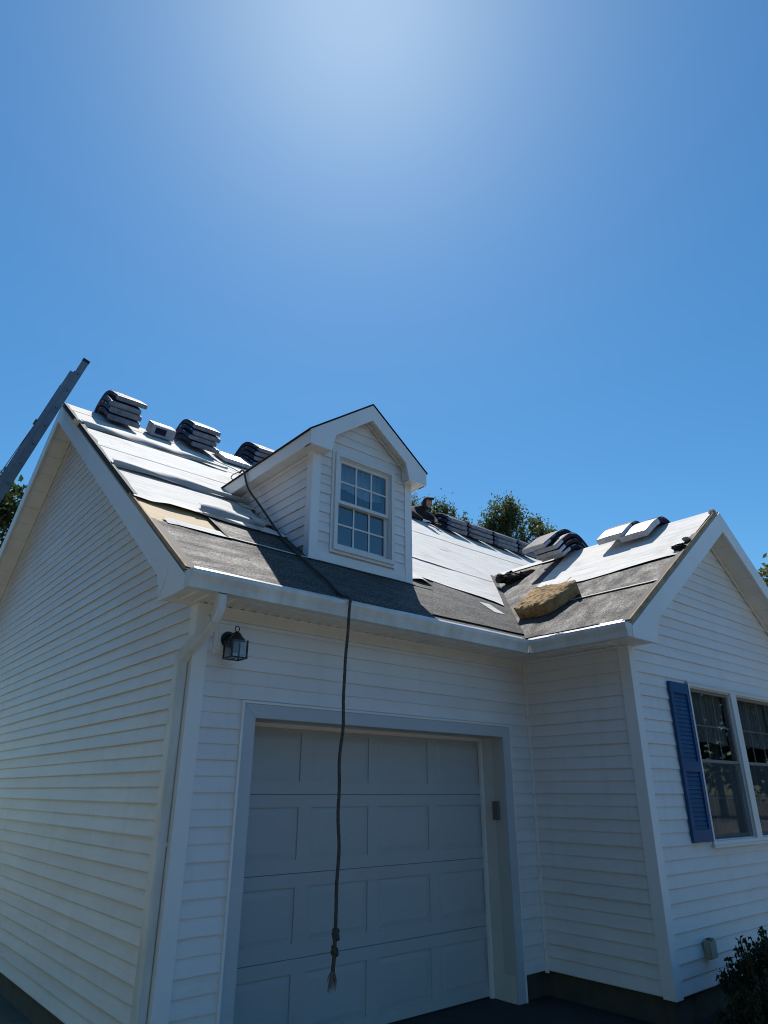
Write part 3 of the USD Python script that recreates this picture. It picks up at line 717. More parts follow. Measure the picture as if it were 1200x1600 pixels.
# left soffit return, under the overhang at the corner
obj('soffit_panel', bx(LX + 0.017, -0.002, 0.001, 0.11, SOFZ, SOFZ + 0.012), M['soffit'], HOUSE)

gp = [(0.0, 0.0), (0.0, -0.118), (0.078, -0.118), (0.082, -0.075), (0.098, -0.045), (0.106, -0.03), (0.106, -0.004), (0.094, -0.001)]
gpoly = LineString(gp).buffer(0.0022, cap_style=2, join_style=2)
GX0 = LX - 0.002
g1 = ext(gpoly, EX - 0.006 - GX0 - 0.102, frame((GX0, EY - 0.003, EZ + 0.001), (0, -1, 0), (0, 0, 1), (1, 0, 0)))
GUT = obj('gutter', g1, M['gutter'], HOUSE)
fillp = Polygon(gp).buffer(0.0)
obj('end_cap', ext(fillp, 0.004, frame((GX0 - 0.003, EY - 0.003, EZ + 0.001), (0, -1, 0), (0, 0, 1), (1, 0, 0))), M['gutter'], GUT)
g2 = ext(gpoly, (EY - 0.003 - 0.102) - (FY - 0.012), frame((EX - 0.003, FY - 0.012, EZ + 0.001), (-1, 0, 0), (0, 0, 1), (0, 1, 0)))
GUT2 = obj('gutter', g2, M['gutter'], HOUSE)
obj('end_cap', ext(fillp, 0.004, frame((EX - 0.003, FY - 0.015, EZ + 0.001), (-1, 0, 0), (0, 0, 1), (0, 1, 0))), M['gutter'], GUT2)
cx_, cy_ = EX - 0.003 - 0.106, EY - 0.003 - 0.106
obj('corner_joint', cat_(bx(cx_ - 0.010, cx_ + 0.022, cy_ - 0.008, cy_ + 0.02, EZ - 0.045, EZ + 0.004), bx(cx_ + 0.012, cx_ + 0.04, cy_ + 0.012, cy_ + 0.04, EZ - 0.119, EZ - 0.045)), M['gutter'], GUT)
# corner box under the corner of the two gutters
obj('corner_pan', bx(cx_ + 0.004, EX - 0.004, cy_ + 0.004, EY - 0.004, EZ - 0.119, EZ - 0.113), M['gutter'], GUT)
# gutter hangers
for x in np.arange(0.1, 3.1, 0.62):
    obj('hanger', bx(x, x + 0.02, EY - 0.1, EY - 0.005, EZ - 0.012, EZ - 0.006), M['gutter'], GUT)
obj('dried_debris', crumple((EX - 0.05, -0.72, EZ + 0.0), 0.09, 9, (0.5, 1.2, 0.25), k=3, amp=1.0), M['felt_white'], GUT2, label='pale scrap lying in the gutter')

# downspout
def rect_sweep(path, a, b, A, B):
    secs = []
    for p, (da, db) in zip(path, [(A, B)] * len(path)):
        da, db = np.array(da), np.array(db)
        c = 0.008
        ring = [(-a, -b + c), (-a + c, -b), (a - c, -b), (a, -b + c), (a, b - c), (a - c, b), (-a + c, b), (-a, b - c)]
        secs.append([np.array(p) + da * u + db * v for u, v in ring])
    return loft(secs)
DS = obj('downspout', rect_sweep([(-0.055, 0.075, z) for z in np.linspace(0.12, 2.50, 12)], 0.032, 0.047, (1, 0, 0), (0, 1, 0)), M['gutter'], HOUSE, smooth=30)
obj('elbow', rect_sweep([(-0.020, -0.365, EZ - 0.117), (-0.022, -0.365, 2.745), (-0.026, -0.335, 2.69), (-0.030, -0.30, 2.655)], 0.030, 0.04, (1, 0, 0), (0, 0.8, 0.35)), M['gutter'], DS, smooth=30)
obj('elbow', rect_sweep([(-0.030, -0.315, 2.675), (-0.036, -0.2, 2.60), (-0.046, -0.06, 2.535), (-0.052, 0.02, 2.50), (-0.055, 0.065, 2.46), (-0.055, 0.075, 2.42)], 0.0335, 0.046, (1, 0, 0), (0, 0.6, 0.75)), M['gutter'], DS, smooth=30)
obj('strap', bx(-0.0885, -0.02, 0.026, 0.124, 1.30, 1.33), M['gutter'], DS)

# wing gable boards
WKH = 0.235
zz = lambda x: EZ + S * (x - EX)
fw = Polygon([(EX - 0.004, EZ - 0.024), (RX, WZ - 0.024), (RX, WZ - 0.024 - WKH), (3.76, zz(3.76) - WKH), (3.665, SOFZ - 0.012), (EX - 0.004, SOFZ - 0.012)])
MW = frame((0, FY, 0), (1, 0, 0), (0, 0, 1), (0, -1, 0))
obj('rake_board', ext(fw, 0.02, MW), M['trim'], HOUSE)
mir = lambda P: Polygon([(2 * RX - x, z) for x, z in P.exterior.coords])
obj('rake_board', ext(mir(fw), 0.0205, MW), M['trim'], HOUSE)
for side in (0, 1):
    n = 9
    for i in range(n):
        a, b = 3.7 + (RX - 3.7) * i / n + 0.002, 3.7 + (RX - 3.7) * (i + 1) / n - 0.002
        q = (lambda x: 2 * RX - x) if side else (lambda x: x)
        zs_ = lambda x: zz(x) - WKH + 0.02
        pts = [(q(a), FY + 0.001, zs_(a)), (q(b), FY + 0.001, zs_(b)), (q(b), -D, zs_(b)), (q(a), -D, zs_(a))]
        pts += [(x, y, z + 0.01) for x, y, z in pts]
        obj('soffit_panel', trimesh.convex.convex_hull(np.array(pts)), M['soffit'], HOUSE)
    a, b = 3.72, RX
    zc = lambda x: zz(x) - WKH + 0.018
    sec = lambda x: [(q(x), -D - 0.034, zc(x)), (q(x), -D - 0.015, zc(x)), (q(x), -D - 0.015, zc(x) - 0.034), (q(x), -D - 0.034, zc(x) - 0.034)]
    obj('rake_channel', loft([sec(a), sec(b)]), M['post'], HOUSE)
obj('soffit_panel', bx(EX + 0.021, W - 0.002, FY + 0.001, -D - 0.02, SOFZ + 0.001, SOFZ + 0.012), M['soffit'], HOUSE)
obj('soffit_panel', bx(W, 3.68, FY + 0.001, -D - 0.0195, SOFZ, SOFZ + 0.012), M['soffit'], HOUSE)

# ---- dormer
DR = group_part(HOUSE, 'dormer', 'gabled dormer over the garage')
dx0, dx1, dyF, dzb = 1.290, 2.564, 0.591, 3.62
dcx = (dx0 + dx1) / 2
dE, dS = 0.772, 0.742
dEZ = 4.905; dPK = dEZ + dS * dE
dFY = 0.45
roofz = lambda y: EZ + S * (y - EY)
yint = lambda z: EY + (z - EZ) / S
# core (front with a hole for the window; side walls are triangles on the roof)
wx0, wx1, wz0, wz1 = dx0 + 0.247, dx1 - 0.247, dzb + 0.148, dzb + 1.197
zsw = dEZ - 0.155
pf = Polygon([(dx0 + 0.002, dzb - 0.02), (dx1 - 0.002, dzb - 0.02), (dx1 - 0.002, dEZ - 0.12), (dcx, dPK - 0.07 - 0.03), (dx0 + 0.002, dEZ - 0.12)]).difference(sbox(wx0 + 0.02, wz0 + 0.02, wx1 - 0.02, wz1 - 0.02))
obj('front_core', ext(pf, 0.08, frame((0, dyF + 0.08, 0), (1, 0, 0), (0, 0, 1), (0, -1, 0))), M['wall'], DR)
tri = Polygon([(dyF + 0.081, roofz(dyF + 0.081) + 0.02), (yint(dEZ - 0.1) , dEZ - 0.1), (dyF + 0.081, dEZ - 0.1)])
obj('side_core', ext(tri, 0.08, YZ(dx0)), M['wall'], DR)
obj('side_core', ext(tri, 0.08, YZ(dx1 - 0.08)), M['siding'], DR)
def spansD(z):
    half = min((dx1 - dx0) / 2, (dPK - 0.12 - z) / dS + 0.0) if z > zsw else (dx1 - dx0) / 2
    a, b = dcx - half + 0.075 * (z < zsw) , dcx + half - 0.075 * (z < zsw)
    if b - a < 0.04:
        return []
    if wz0 - 0.03 < z < wz1 + 0.02:
        return [(a, wx0 - 0.03), (wx1 + 0.012, b)]
    return [(a, b)]
side_wall(DR, (0, dyF, 0), (1, 0, 0), (0, -1, 0), dzb + 0.10, dPK - 0.13, spansD)
obj('skirt_board', bx(dx0 + 0.076, dx1 - 0.076, dyF - 0.016, dyF, dzb + 0.0, dzb + 0.099), M['trim'], DR)
def spansDS(z):
    b = yint(z) - 0.005
    return [(dyF + 0.08, b)] if b > dyF + 0.1 else []
side_wall(DR, (dx0, 0, 0), (0, 1, 0), (-1, 0, 0), dzb + 0.16, zsw - 0.01, spansDS)
for sx, px in ((1, dx0), (-1, dx1)):
    post(DR, px, dyF, sx, 1, dzb - 0.02, zsw + 0.06, 0.078)
# roof slabs
for sgn in (-1, 1):
    a = np.array([dcx + sgn * dE, dFY, dEZ]); b = np.array([dcx, dFY, dPK])
    yb_e, yb_r = yint(dEZ), yint(dPK)
    c = np.array([dcx, yb_r, dPK]); d = np.array([dcx + sgn * dE, yb_e, dEZ])
    n = np.array([sgn * dS, 0, 1.0]); n /= np.linalg.norm(n)
    q = np.array([a, b, c, d])
    obj('roof_slab', trimesh.convex.convex_hull(np.vstack([q, q - n * 0.011])), M['tar'], DR)
    q2 = q.copy(); q2[0, 0] += sgn * 0.018; q2[3, 0] += sgn * 0.018; q2[0, 2] -= 0.013; q2[3, 2] -= 0.013; q2[:2, 1] -= 0.008
    obj('roof_membrane', trimesh.convex.convex_hull(np.vstack([q2 + n * 0.006, q2 + n * 0.001])), M['granule'] if sgn < 0 else M['navy'], DR)
    # eave fascia and side soffit
    xf = dcx + sgn * dE
    zf = dEZ - 0.018
    side = Polygon([(dFY + 0.021, zf), (yint(zf) - 0.01, zf), (yint(zf - 0.145) - 0.005, zf - 0.145), (dFY + 0.021, zf - 0.145)])
    obj('fascia_board', ext(side, 0.018, YZ(xf - (0.018 if sgn > 0 else 0))), M['trim'], DR)
    xs = sorted([xf - sgn * 0.019, (dx0 - 0.001) if sgn < 0 else dx1 + 0.001])
    ys = np.linspace(dFY + 0.022, yint(zf - 0.14), 7)
    for i in range(6):
        obj('soffit_panel', bx(xs[0], xs[1], ys[i] + 0.002, ys[i + 1] - 0.002, zf - 0.138, zf - 0.128), M['soffit'], DR)
# front rake boards with box returns
RH = 0.185
for sgn in (-1, 1):
    xo = lambda t: dcx + sgn * t
    poly = [(xo(dE), dEZ - 0.012), (dcx, dPK - 0.012), (dcx, dPK - 0.012 - RH), (xo(dE - 0.30), dEZ - 0.012 - RH + dS * 0.30), (xo(dE - 0.255), dEZ - 0.165), (xo(dE), dEZ - 0.165)]
    obj('rake_board', ext(Polygon(poly), 0.02 + 0.0006 * (sgn > 0), frame((0, dFY + 0.02, 0), (1, 0, 0), (0, 0, 1), (0, -1, 0))), M['trim'], DR)
    xs = sorted([xo(dE - 0.002), xo(dE - 0.25)])
    obj('return_soffit', bx(xs[0], xs[1], dFY + 0.021, dyF - 0.02, dEZ - 0.163, dEZ - 0.153), M['soffit'], DR)
    obj('return_side', bx(min(xo(dE - 0.255), xo(dE - 0.245)), max(xo(dE - 0.255), xo(dE - 0.245)), dFY + 0.021, dyF - 0.016, dEZ - 0.15, dEZ + 0.03), M['trim'], DR)
    n = 6
    for i in range(n):
        ta, tb = 0.02 + (dE - 0.26) * i / n, 0.02 + (dE - 0.26) * (i + 1) / n - 0.004
        zt = lambda t: dPK - 0.012 - RH - dS * t + 0.05
        pts = [(xo(ta), dFY + 0.021, zt(ta)), (xo(tb), dFY + 0.021, zt(tb)), (xo(tb), dyF - 0.001, zt(tb)), (xo(ta), dyF - 0.001, zt(ta))]
        pts += [(x, y, z + 0.01) for x, y, z in pts]
        obj('soffit_panel', trimesh.convex.convex_hull(np.array(pts)), M['soffit'], DR)
    zc = lambda t: dPK - 0.012 - RH - dS * t + 0.047
    sec = lambda t: [(xo(t), dyF - 0.034, zc(t)), (xo(t), dyF - 0.017, zc(t)), (xo(t), dyF - 0.017, zc(t) - 0.028), (xo(t), dyF - 0.034, zc(t) - 0.028)]
    obj('rake_channel', loft([sec(0.0), sec(0.565)]), M['post'], DR)
# base flashing
obj('base_flashing', cat_(bx(dx0 - 0.03, dx1 + 0.03, dyF - 0.05, dyF - 0.012, dzb - 0.055, dzb - 0.012)), M['tar'], DR)

# ---- windows
def double_hung(parent, x0, x1, z0, z1, yf, cols, rows_, fr=0.045, muntin=M['mullion'], split=0.5, sash=0.038, mw=0.016, inner=None, inset=0.0, gl=None):
    """yf = outer wall plane; the window faces -y."""
    inner = inner or M['mullion']
    ring = sbox(x0, z0, x1, z1).difference(sbox(x0 + fr, z0 + fr, x1 - fr, z1 - fr))
    obj('frame', ext(ring, 0.075, frame((0, yf + 0.05, 0), (1, 0, 0), (0, 0, 1), (0, -1, 0))), M['mullion'], parent)
    inn = sbox(x0 + fr, z0 + fr, x1 - fr, z1 - fr).difference(sbox(x0 + fr + 0.012, z0 + fr + 0.012, x1 - fr - 0.012, z1 - fr - 0.012))
    obj('frame_step', ext(inn, 0.05, frame((0, yf + 0.05, 0), (1, 0, 0), (0, 0, 1), (0, -1, 0))), M['mullion'], parent)
    a, b, c, d = x0 + fr + 0.0125, x1 - fr - 0.0125, z0 + fr + 0.0125, z1 - fr - 0.0125
    mid = c + (d - c) * split
    for k, (za, zb, yy) in enumerate(((mid - 0.016, d, yf + 0.012), (c, mid + 0.016, yf + 0.042))):
        s_ = sbox(a, za, b, zb).difference(sbox(a + sash, za + sash, b - sash, zb - sash))
        obj('sash', ext(s_, 0.028, frame((0, yy + 0.028, 0), (1, 0, 0), (0, 0, 1), (0, -1, 0))), inner, parent)
        ga, gb, gc, gd = a + sash, b - sash, za + sash, zb - sash
        for i in range(1, cols):
            x = ga + (gb - ga) * i / cols
            obj('muntin', bx(x - mw / 2, x + mw / 2, yy + 0.006 + inset, yy + 0.013 + inset, gc, gd), muntin, parent)
        for j in range(1, rows_):
            z = gc + (gd - gc) * j / rows_
            obj('muntin', bx(ga, gb, yy + 0.0065 + inset, yy + 0.0125 + inset, z - mw / 2, z + mw / 2), muntin, parent)
        for i in range(cols):
            for j in range(rows_):
                pa, pb = ga + (gb - ga) * i / cols, ga + (gb - ga) * (i + 1) / cols
                pc, pd = gc + (gd - gc) * j / rows_, gc + (gd - gc) * (j + 1) / rows_
                tl_ = (random.random() - 0.5) * 0.002
                g = bx(pa + 0.0002, pb - 0.0002, yy + 0.016, yy + 0.019, pc + 0.0002, pd - 0.0002)
                obj('pane', g, gl or M['glass'], parent)
    return a, b, c, d
def room(x0, x1, y0, y1, z0, z1, parent, name='room_shell'):
    t = 0.02
    m = cat_(bx(x0, x1, y1, y1 + t, z0, z1), bx(x0 - t, x0, y0, y1 + t, z0 - t, z1 + t), bx(x1, x1 + t, y0, y1 + t, z0 - t, z1 + t), bx(x0, x1, y0, y1 + t, z0 - t, z0), bx(x0, x1, y0, y1 + t, z1, z1 + t))
    obj(name, m, M['room'], parent)
DW = group_part(HOUSE, 'window', 'six over six sash window of the dormer')
double_hung(DW, wx0, wx1, wz0, wz1, dyF - 0.02, 3, 2, fr=0.042, mw=0.018, sash=0.034, gl=M['dormer_glass'])
obj('brick_mould', ext(sbox(wx0 - 0.028, wz0 - 0.028, wx1 + 0.010, wz1 + 0.018).difference(sbox(wx0, wz0, wx1, wz1)), 0.022, XZ(dyF)), M['post'], DW)
room(wx0 - 0.05, wx1 + 0.05, dyF + 0.085, dyF + 0.5, wz0 - 0.02, wz1 + 0.03, DW)
def curtain(parent, x0, x1, y, z0, z1, waves, amp, wavy_bottom=0.0, seed=0):
    n = 60
    top, bot = [], []
    for i in range(n):
        f = i / (n - 1)
        x = x0 + (x1 - x0) * f
        yy = y + amp * math.sin(f * waves * 2 * math.pi)
        zb = z0 + wavy_bottom * (0.5 + 0.5 * math.sin(f * 7 + seed))
        top.append([(x, yy, zb), (x, yy, z1)]); bot.append([(x, yy + 0.002, zb), (x, yy + 0.002, z1)])
    obj('curtain', grid_solid(np.array(top), np.array(bot)), M['curtain'], parent, smooth=60)
M['curtain'] = mat('dormer_curtain', (0.7, 0.7, 0.68), 0.9, var=0.3, vscale=9, vmap=(6, 6, 0.3))
curtain(DW, wx0 + 0.04, wx1 - 0.04, dyF + 0.13, wz0 + 0.70, wz1 - 0.03, 9, 0.008, 0.05)
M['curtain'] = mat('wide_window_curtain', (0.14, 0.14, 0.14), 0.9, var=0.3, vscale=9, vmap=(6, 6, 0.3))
WWN = group_part(HOUSE, 'window', 'wide double window of the front gable')
xm = 5.522
obj('head_cap', bx(WX0 - 0.012, WX1 + 0.012, -D - 0.034, -D, WZ1 + 0.0005, WZ1 + 0.014), M['mullion'], WWN)
obj('sill', bx(WX0 - 0.012, WX1 + 0.012, -D - 0.04, -D, WZ0 - 0.022, WZ0 - 0.0005), M['mullion'], WWN)
obj('mullion', bx(xm - 0.03, xm + 0.03, -D - 0.03, -D + 0.04, WZ0 + 0.001, WZ1 - 0.001), M['mullion'], WWN)
for a, b in ((WX0, xm - 0.0305), (xm + 0.0305, WX1)):
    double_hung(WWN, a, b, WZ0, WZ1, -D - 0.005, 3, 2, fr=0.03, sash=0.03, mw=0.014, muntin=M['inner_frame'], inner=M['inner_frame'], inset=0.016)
M['screen'] = usdkit.material(stage, '/World/Looks/insect_screen', {'t': ('transparent_bsdf', {}), 'd': ('principled_bsdf', {'base_color': (0.035, 0.035, 0.036), 'roughness': 0.7}), 'mx': ('mix_closure', {'fac': 0.22})},
    [('t.BSDF', 'mx.closure1'), ('d.BSDF', 'mx.closure2')], surface='mx.closure')
for a, b in ((WX0, xm - 0.0305), (xm + 0.0305, WX1)):
    obj('insect_screen', bx(a + 0.032, b - 0.032, -D + 0.0005, -D + 0.0015, WZ0 + 0.032, WZ0 + 0.70), M['screen'], WWN)
room(WX0 - 0.3, WX1 + 0.2, -D + 0.125, -D + 2.2, WZ0 - 0.4, WZ1 + 0.02, WWN)
for a, b in ((WX0 + 0.06, xm - 0.09), (xm + 0.09, WX1 - 0.1)):
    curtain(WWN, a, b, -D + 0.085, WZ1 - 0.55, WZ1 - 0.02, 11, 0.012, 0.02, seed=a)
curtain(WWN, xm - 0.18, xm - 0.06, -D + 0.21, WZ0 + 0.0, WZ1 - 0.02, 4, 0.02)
SH = group_part(HOUSE, 'shutter', 'dark blue louvred shutter beside the wide window')
for sx0, sx1 in ((4.182, 4.538), (6.568, 6.924)):
    if sx0 > 6:
        SH = group_part(HOUSE, 'shutter', 'dark blue louvred shutter right of the wide window')
    z0_, z1_ = 1.222, 2.59
    mid = z0_ + 0.62
    fr_ = sbox(sx0, z0_, sx1, z1_).difference(sbox(sx0 + 0.05, z0_ + 0.10, sx1 - 0.05, mid - 0.045)).difference(sbox(sx0 + 0.05, mid + 0.045, sx1 - 0.05, z1_ - 0.10))
    obj('shutter_frame', ext(fr_, 0.026, XZ(-D - 0.0145)), M['shutter'], SH)
    obj('shutter_back', bx(sx0 + 0.01, sx1 - 0.01, -D - 0.0195, -D - 0.0148, z0_ + 0.01, z1_ - 0.01), M['shutter'], SH)
    for za, zb in ((z0_ + 0.10, mid - 0.045), (mid + 0.045, z1_ - 0.10)):
        n = int((zb - za) / 0.036)
        for i in range(n):
            z = za + (zb - za) * i / n; h = (zb - za) / n
            sec = lambda x: [(x, -D - 0.022, z + h * 0.98), (x, -D - 0.020, z), (x, -D - 0.030, z + 0.001), (x, -D - 0.031, z + 0.007)]
            obj('slat', loft([sec(sx0 + 0.051), sec(sx1 - 0.051)]), M['shutter'], SH)

# ------------------------------------------------------------------ wall lamp
LM = thing('wall_lantern', 'black carriage lantern mounted on the siding beside the garage corner', 'wall lamp', (0.22, 0, 2.47))
obj('mounting_block', cat_(cbox(0.125, 0.30, -0.030, -0.0, 2.510, 2.725), cbox(0.152, 0.275, -0.048, -0.025, 2.54, 2.695)), M['post'], LM)
bp = trimesh.creation.cylinder(0.058, 0.022, sections=28); bp.apply_transform(trimesh.transformations.rotation_matrix(math.pi / 2, [1, 0, 0])); bp.apply_translation([0.222, -0.045, 2.613])
obj('back_plate', bp, M['black_metal'], LM, smooth=40)
lcx, lcy, lz0, lz1 = 0.236, -0.145, 2.475, 2.59
dome_ = trimesh.creation.revolve(np.array([(0.0, 2.655), (0.018, 2.652), (0.03, 2.64), (0.042, 2.62), (0.056, 2.608), (0.062, 2.598), (0.062, 2.592), (0.0, 2.592)])[::-1], sections=24)
dome_.apply_translation([lcx, lcy, 0])
obj('cap', dome_, M['black_metal'], LM, smooth=40)
obj('arm', tube([(0.222, -0.045, 2.63), (0.227, -0.08, 2.645), (0.233, -0.12, 2.64)], 0.014, 10), M['black_metal'], LM, smooth=50)
th_ = np.linspace(0, 2 * np.pi, 25)
obj('ring', tube(np.stack([lcx + 0.017 * np.cos(th_), np.full(25, lcy), 2.676 + 0.019 * np.sin(th_)], 1), 0.0035, 8, caps=False), M['black_metal'], LM, smooth=60)
hs = 0.058
bars = [bx(lcx + sx * hs - 0.005, lcx + sx * hs + 0.005, lcy + sy * hs - 0.005, lcy + sy * hs + 0.005, lz0, lz1 + 0.003) for sx in (-1, 1) for sy in (-1, 1)]
for b in bars:
    obj('cage_bar', b, M['black_metal'], LM)
obj('bottom_frame', ext(sbox(lcx - hs - 0.006, lcy - hs - 0.006, lcx + hs + 0.006, lcy + hs + 0.006).difference(sbox(lcx - hs + 0.005, lcy - hs + 0.005, lcx + hs - 0.005, lcy + hs - 0.005)), 0.009, XY(lz0 - 0.009)), M['black_metal'], LM)
obj('bottom_bar', cat_(bx(lcx - 0.003, lcx + 0.003, lcy - hs, lcy + hs, lz0 - 0.006, lz0 - 0.001), bx(lcx - hs, lcx - 0.0035, lcy - 0.003, lcy + 0.003, lz0 - 0.0055, lz0 - 0.0015)), M['black_metal'], LM)
for sx, sy in ((-1, 0), (1, 0), (0, -1), (0, 1)):
    if sx:
        g = bx(lcx + sx * hs - 0.001, lcx + sx * hs + 0.001, lcy - hs + 0.006, lcy + hs - 0.006, lz0 + 0.001, lz1)
    else:
        g = bx(lcx - hs + 0.006, lcx + hs - 0.006, lcy + sy * hs - 0.001, lcy + sy * hs + 0.001, lz0 + 0.001, lz1)
    obj('glass_pane', g, M['lamp_glass'], LM)
bulb = trimesh.creation.cylinder(0.02, 0.075, sections=16); bulb.apply_translation([lcx, lcy, 2.55])
obj('bulb', bulb, M['print_white'], LM, smooth=40)

# keypad on the jamb
KP = thing('door_keypad', 'small grey keypad fixed to the right jamb of the garage door', 'keypad', (3.16, 0.1, 1.385))
obj('housing', cbox(3.142, 3.1655, 0.064, 0.138, 1.387, 1.542, 0.005), M['keypad'], KP)
obj('flip_cover', cbox(3.136, 3.1415, 0.07, 0.132, 1.395, 1.50, 0.002), M['keypad'], KP)
# outlet box
OB = thing('outlet_box', 'beige weatherproof outlet cover low on the right gable wall', 'outlet', (4.14, -D, 0.37))
obj('box', cbox(4.10, 4.215, -D - 0.065, -D - 0.015, 0.385, 0.515, 0.006), M['beige'], OB)
obj('lid', cbox(4.106, 4.209, -D - 0.074, -D - 0.0655, 0.391, 0.505, 0.003), M['beige'], OB)
obj('hinge', bx(4.13, 4.185, -D - 0.07, -D - 0.03, 0.5155, 0.528), M['keypad'], OB)

# ------------------------------------------------------------------ shingle bundles
def bundle(name, label, group, to_world, ridge_z, a0, width, base, t, q0, q1, white, seed, yaw=0.0, r0=0.10, shift=0.0, loc=None, pslope=S, prints=0.5, wrap='wrap_white', topnavy=False):
    """A wrapped bundle bent over a ridge. q: across the ridge, a: along the ridge."""
    r = np.random.default_rng(seed)
    sagk = 0.03 + 0.07 * r.random()
    t = t * (0.80 + 0.12 * r.random())
    def centre(q):
        return ridge_z + base + pslope * 0.0 - pslope * (math.sqrt(q * q + r0 * r0) - r0) - sagk * max(0, abs(q) - 0.22) * (1 if q < 0 else 0.5)
    def ring(q, grow=0.0):
        e = 1e-3
        sl = (centre(q + e) - centre(q - e)) / (2 * e)
        n = np.array([-sl, 1.0]); n /= np.linalg.norm(n)          # (q, z)
        w, h, c = width / 2 + grow, t / 2 + grow, 0.007
        w += 0.006 * (meshkit.noise(np.array([q * 6, seed, 1.0]), seed) - 0.5)
        pts = [(-w, -h + c), (-w + c, -h), (0.0, -h), (w - c, -h), (w, -h + c), (w + 0.004, 0), (w, h - c), (w - c, h), (0.0, h + 0.004), (-w + c, h), (-w, h - c), (-w - 0.004, 0)]
        out = []
        for k, (u, v) in enumerate(pts):
            v += 0.006 * (meshkit.noise(np.array([q * 5, k * 1.7, seed * 0.37]), seed + 5) - 0.5)
            qq = q + n[0] * (v + t / 2)
            zz_ = centre(q) + n[1] * (v + t / 2)
            aa = a0 + u + yaw * q
            out.append(to_world(qq, aa, zz_))
        return out
    root = thing(name, label, 'shingle bundle', loc if loc is not None else to_world(0, a0, ridge_z + base), group)
    qa, qb = q0 + white, q1 - white
    def seg(a, b, n, grow=0.0):
        return loft([ring(q, grow) for q in np.linspace(a, b, n)])
    obj('wrapper_end', seg(q0, qa, 5), M[wrap], root, smooth=35)
    obj('wrapper_end', seg(qb, q1, 5), M[wrap], root, smooth=35)
    obj('printed_band', seg(qa + 0.001, qb - 0.001, 16, 0.0015), M['navy'], root, smooth=35)
    # printed blocks along both edges and the top of the band
    def patch(a, b, k0, k1, mat_, name_='print_block'):
        qs = np.linspace(a, b, 4)
        R1 = [np.array(ring(q, 0.004)) for q in qs]
        R0 = [np.array(ring(q, 0.001)) for q in qs]
        lerp = lambda R, k: R[int(k) % 12] * (1 - k % 1) + R[(int(k) + 1) % 12] * (k % 1)
        ks = np.linspace(k0, k1, 4)
        obj(name_, grid_solid(np.array([[lerp(R, k) for k in ks] for R in R1]), np.array([[lerp(R, k) for k in ks] for R in R0])), mat_, root)
    if topnavy:
        qs = np.linspace(q0 + 0.006, qa, 4)
        R1, R0 = [np.array(ring(q, 0.003)) for q in qs], [np.array(ring(q, 0.0008)) for q in qs]
        lerp = lambda R, k: R[int(k) % 12] * (1 - k % 1) + R[(int(k) + 1) % 12] * (k % 1)
        ks = [6.05, 7, 8, 9, 9.95]
        obj('printed_top', grid_solid(np.array([[lerp(R, k) for k in ks] for R in R1]), np.array([[lerp(R, k) for k in ks] for R in R0])), M['navy'], root)
    cols = [M['print_red'], M['print_white'], M['print_orange']]
    q = qa + 0.03
    i = seed
    while q < qb - 0.08:
        ln = (0.04 + 0.05 * r.random()) * (1.5 if prints > 0.9 else 1.0)
        if r.random() < prints:
            patch(q, min(q + ln, qb - 0.01), 10.2, 10.2 + 0.3 + 0.3 * r.random(), cols[i % 3])          # edge facing -a
        if r.random() < prints * 0.5:
            patch(q, min(q + ln * 1.3, qb - 0.01), 8.2, 8.75, cols[(i + 1) % 3])
        q += ln + 0.05 + 0.05 * r.random(); i += 1
    return root
mainR = lambda q, a, z: np.array([a, RY + q, z])
wingRd = lambda q, a, z: np.array([RX + q, a, z])
ordn = ['bottom', 'second', 'third', 'top', 'fifth']
def stack(desc, to_world, rz, a0, width, n, q0, q1, white, seed, group, t=0.088, jit=0.03, fan=0.0, fa=0.0, base0=0.03, names=None, gap=0.006):
    for k in range(n):
        r = np.random.default_rng(seed + k)
        which = (names or (['bottom', 'upper'] if n == 2 else ['bottom', 'middle', 'top'] if n == 3 else ['bottom', 'second lowest', 'second highest', 'top'] if n == 4 else ['bottom', 'second lowest', 'middle', 'second highest', 'top']))[k]
        bundle('shingle_bundle', f'{which} bundle {desc}', group, to_world, rz, a0 + (r.random() - 0.5) * jit + fa * k, width, base0 + k * (t + gap), t,
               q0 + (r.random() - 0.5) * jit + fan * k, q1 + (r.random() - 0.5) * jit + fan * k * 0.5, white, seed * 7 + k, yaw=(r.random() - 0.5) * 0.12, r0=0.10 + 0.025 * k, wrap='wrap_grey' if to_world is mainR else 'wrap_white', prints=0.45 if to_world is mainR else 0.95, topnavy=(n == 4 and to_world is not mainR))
G = 'wrapped shingle bundles laid over the ridges'
stack('of the four-high stack nearest the ladder', mainR, RZ + 0.045, 0.42, 0.42, 4, -0.56, 0.42, 0.05, 101, G, fa=0.012, t=0.078, gap=0.014)
stack('of the four-high stack right of the small carton', mainR, RZ + 0.045, 1.62, 0.42, 4, -0.55, 0.42, 0.05, 131, G, fa=0.006, t=0.072, gap=0.014)
stack('of the stack with the orange print just left of the dormer eave', mainR, RZ + 0.045, 2.70, 0.42, 4, -0.5, 0.42, 0.05, 151, G, fa=0.01, t=0.07, gap=0.014)
stack('of the low stack peeking over the dormer roof', mainR, RZ + 0.045, 3.62, 0.62, 3, -0.45, 0.42, 0.05, 171, G, t=0.078, gap=0.012)
stack('of the stack beside the crouching person', mainR, RZ + 0.045, 7.16, 0.44, 3, -0.40, 0.45, 0.10, 191, G, t=0.078, gap=0.012)
stack('of the second stack right of the person', mainR, RZ + 0.045, 7.90, 0.60, 3, -0.38, 0.45, 0.10, 211, G, t=0.078, gap=0.012)
stack('of the third stack right of the person', mainR, RZ + 0.045, 8.72, 0.62, 3, -0.36, 0.45, 0.10, 231, G, t=0.078, gap=0.012)
stack('of the stack farthest along the main ridge', mainR, RZ + 0.045, 9.48, 0.50, 3, -0.36, 0.45, 0.10, 251, G, t=0.078, gap=0.012)
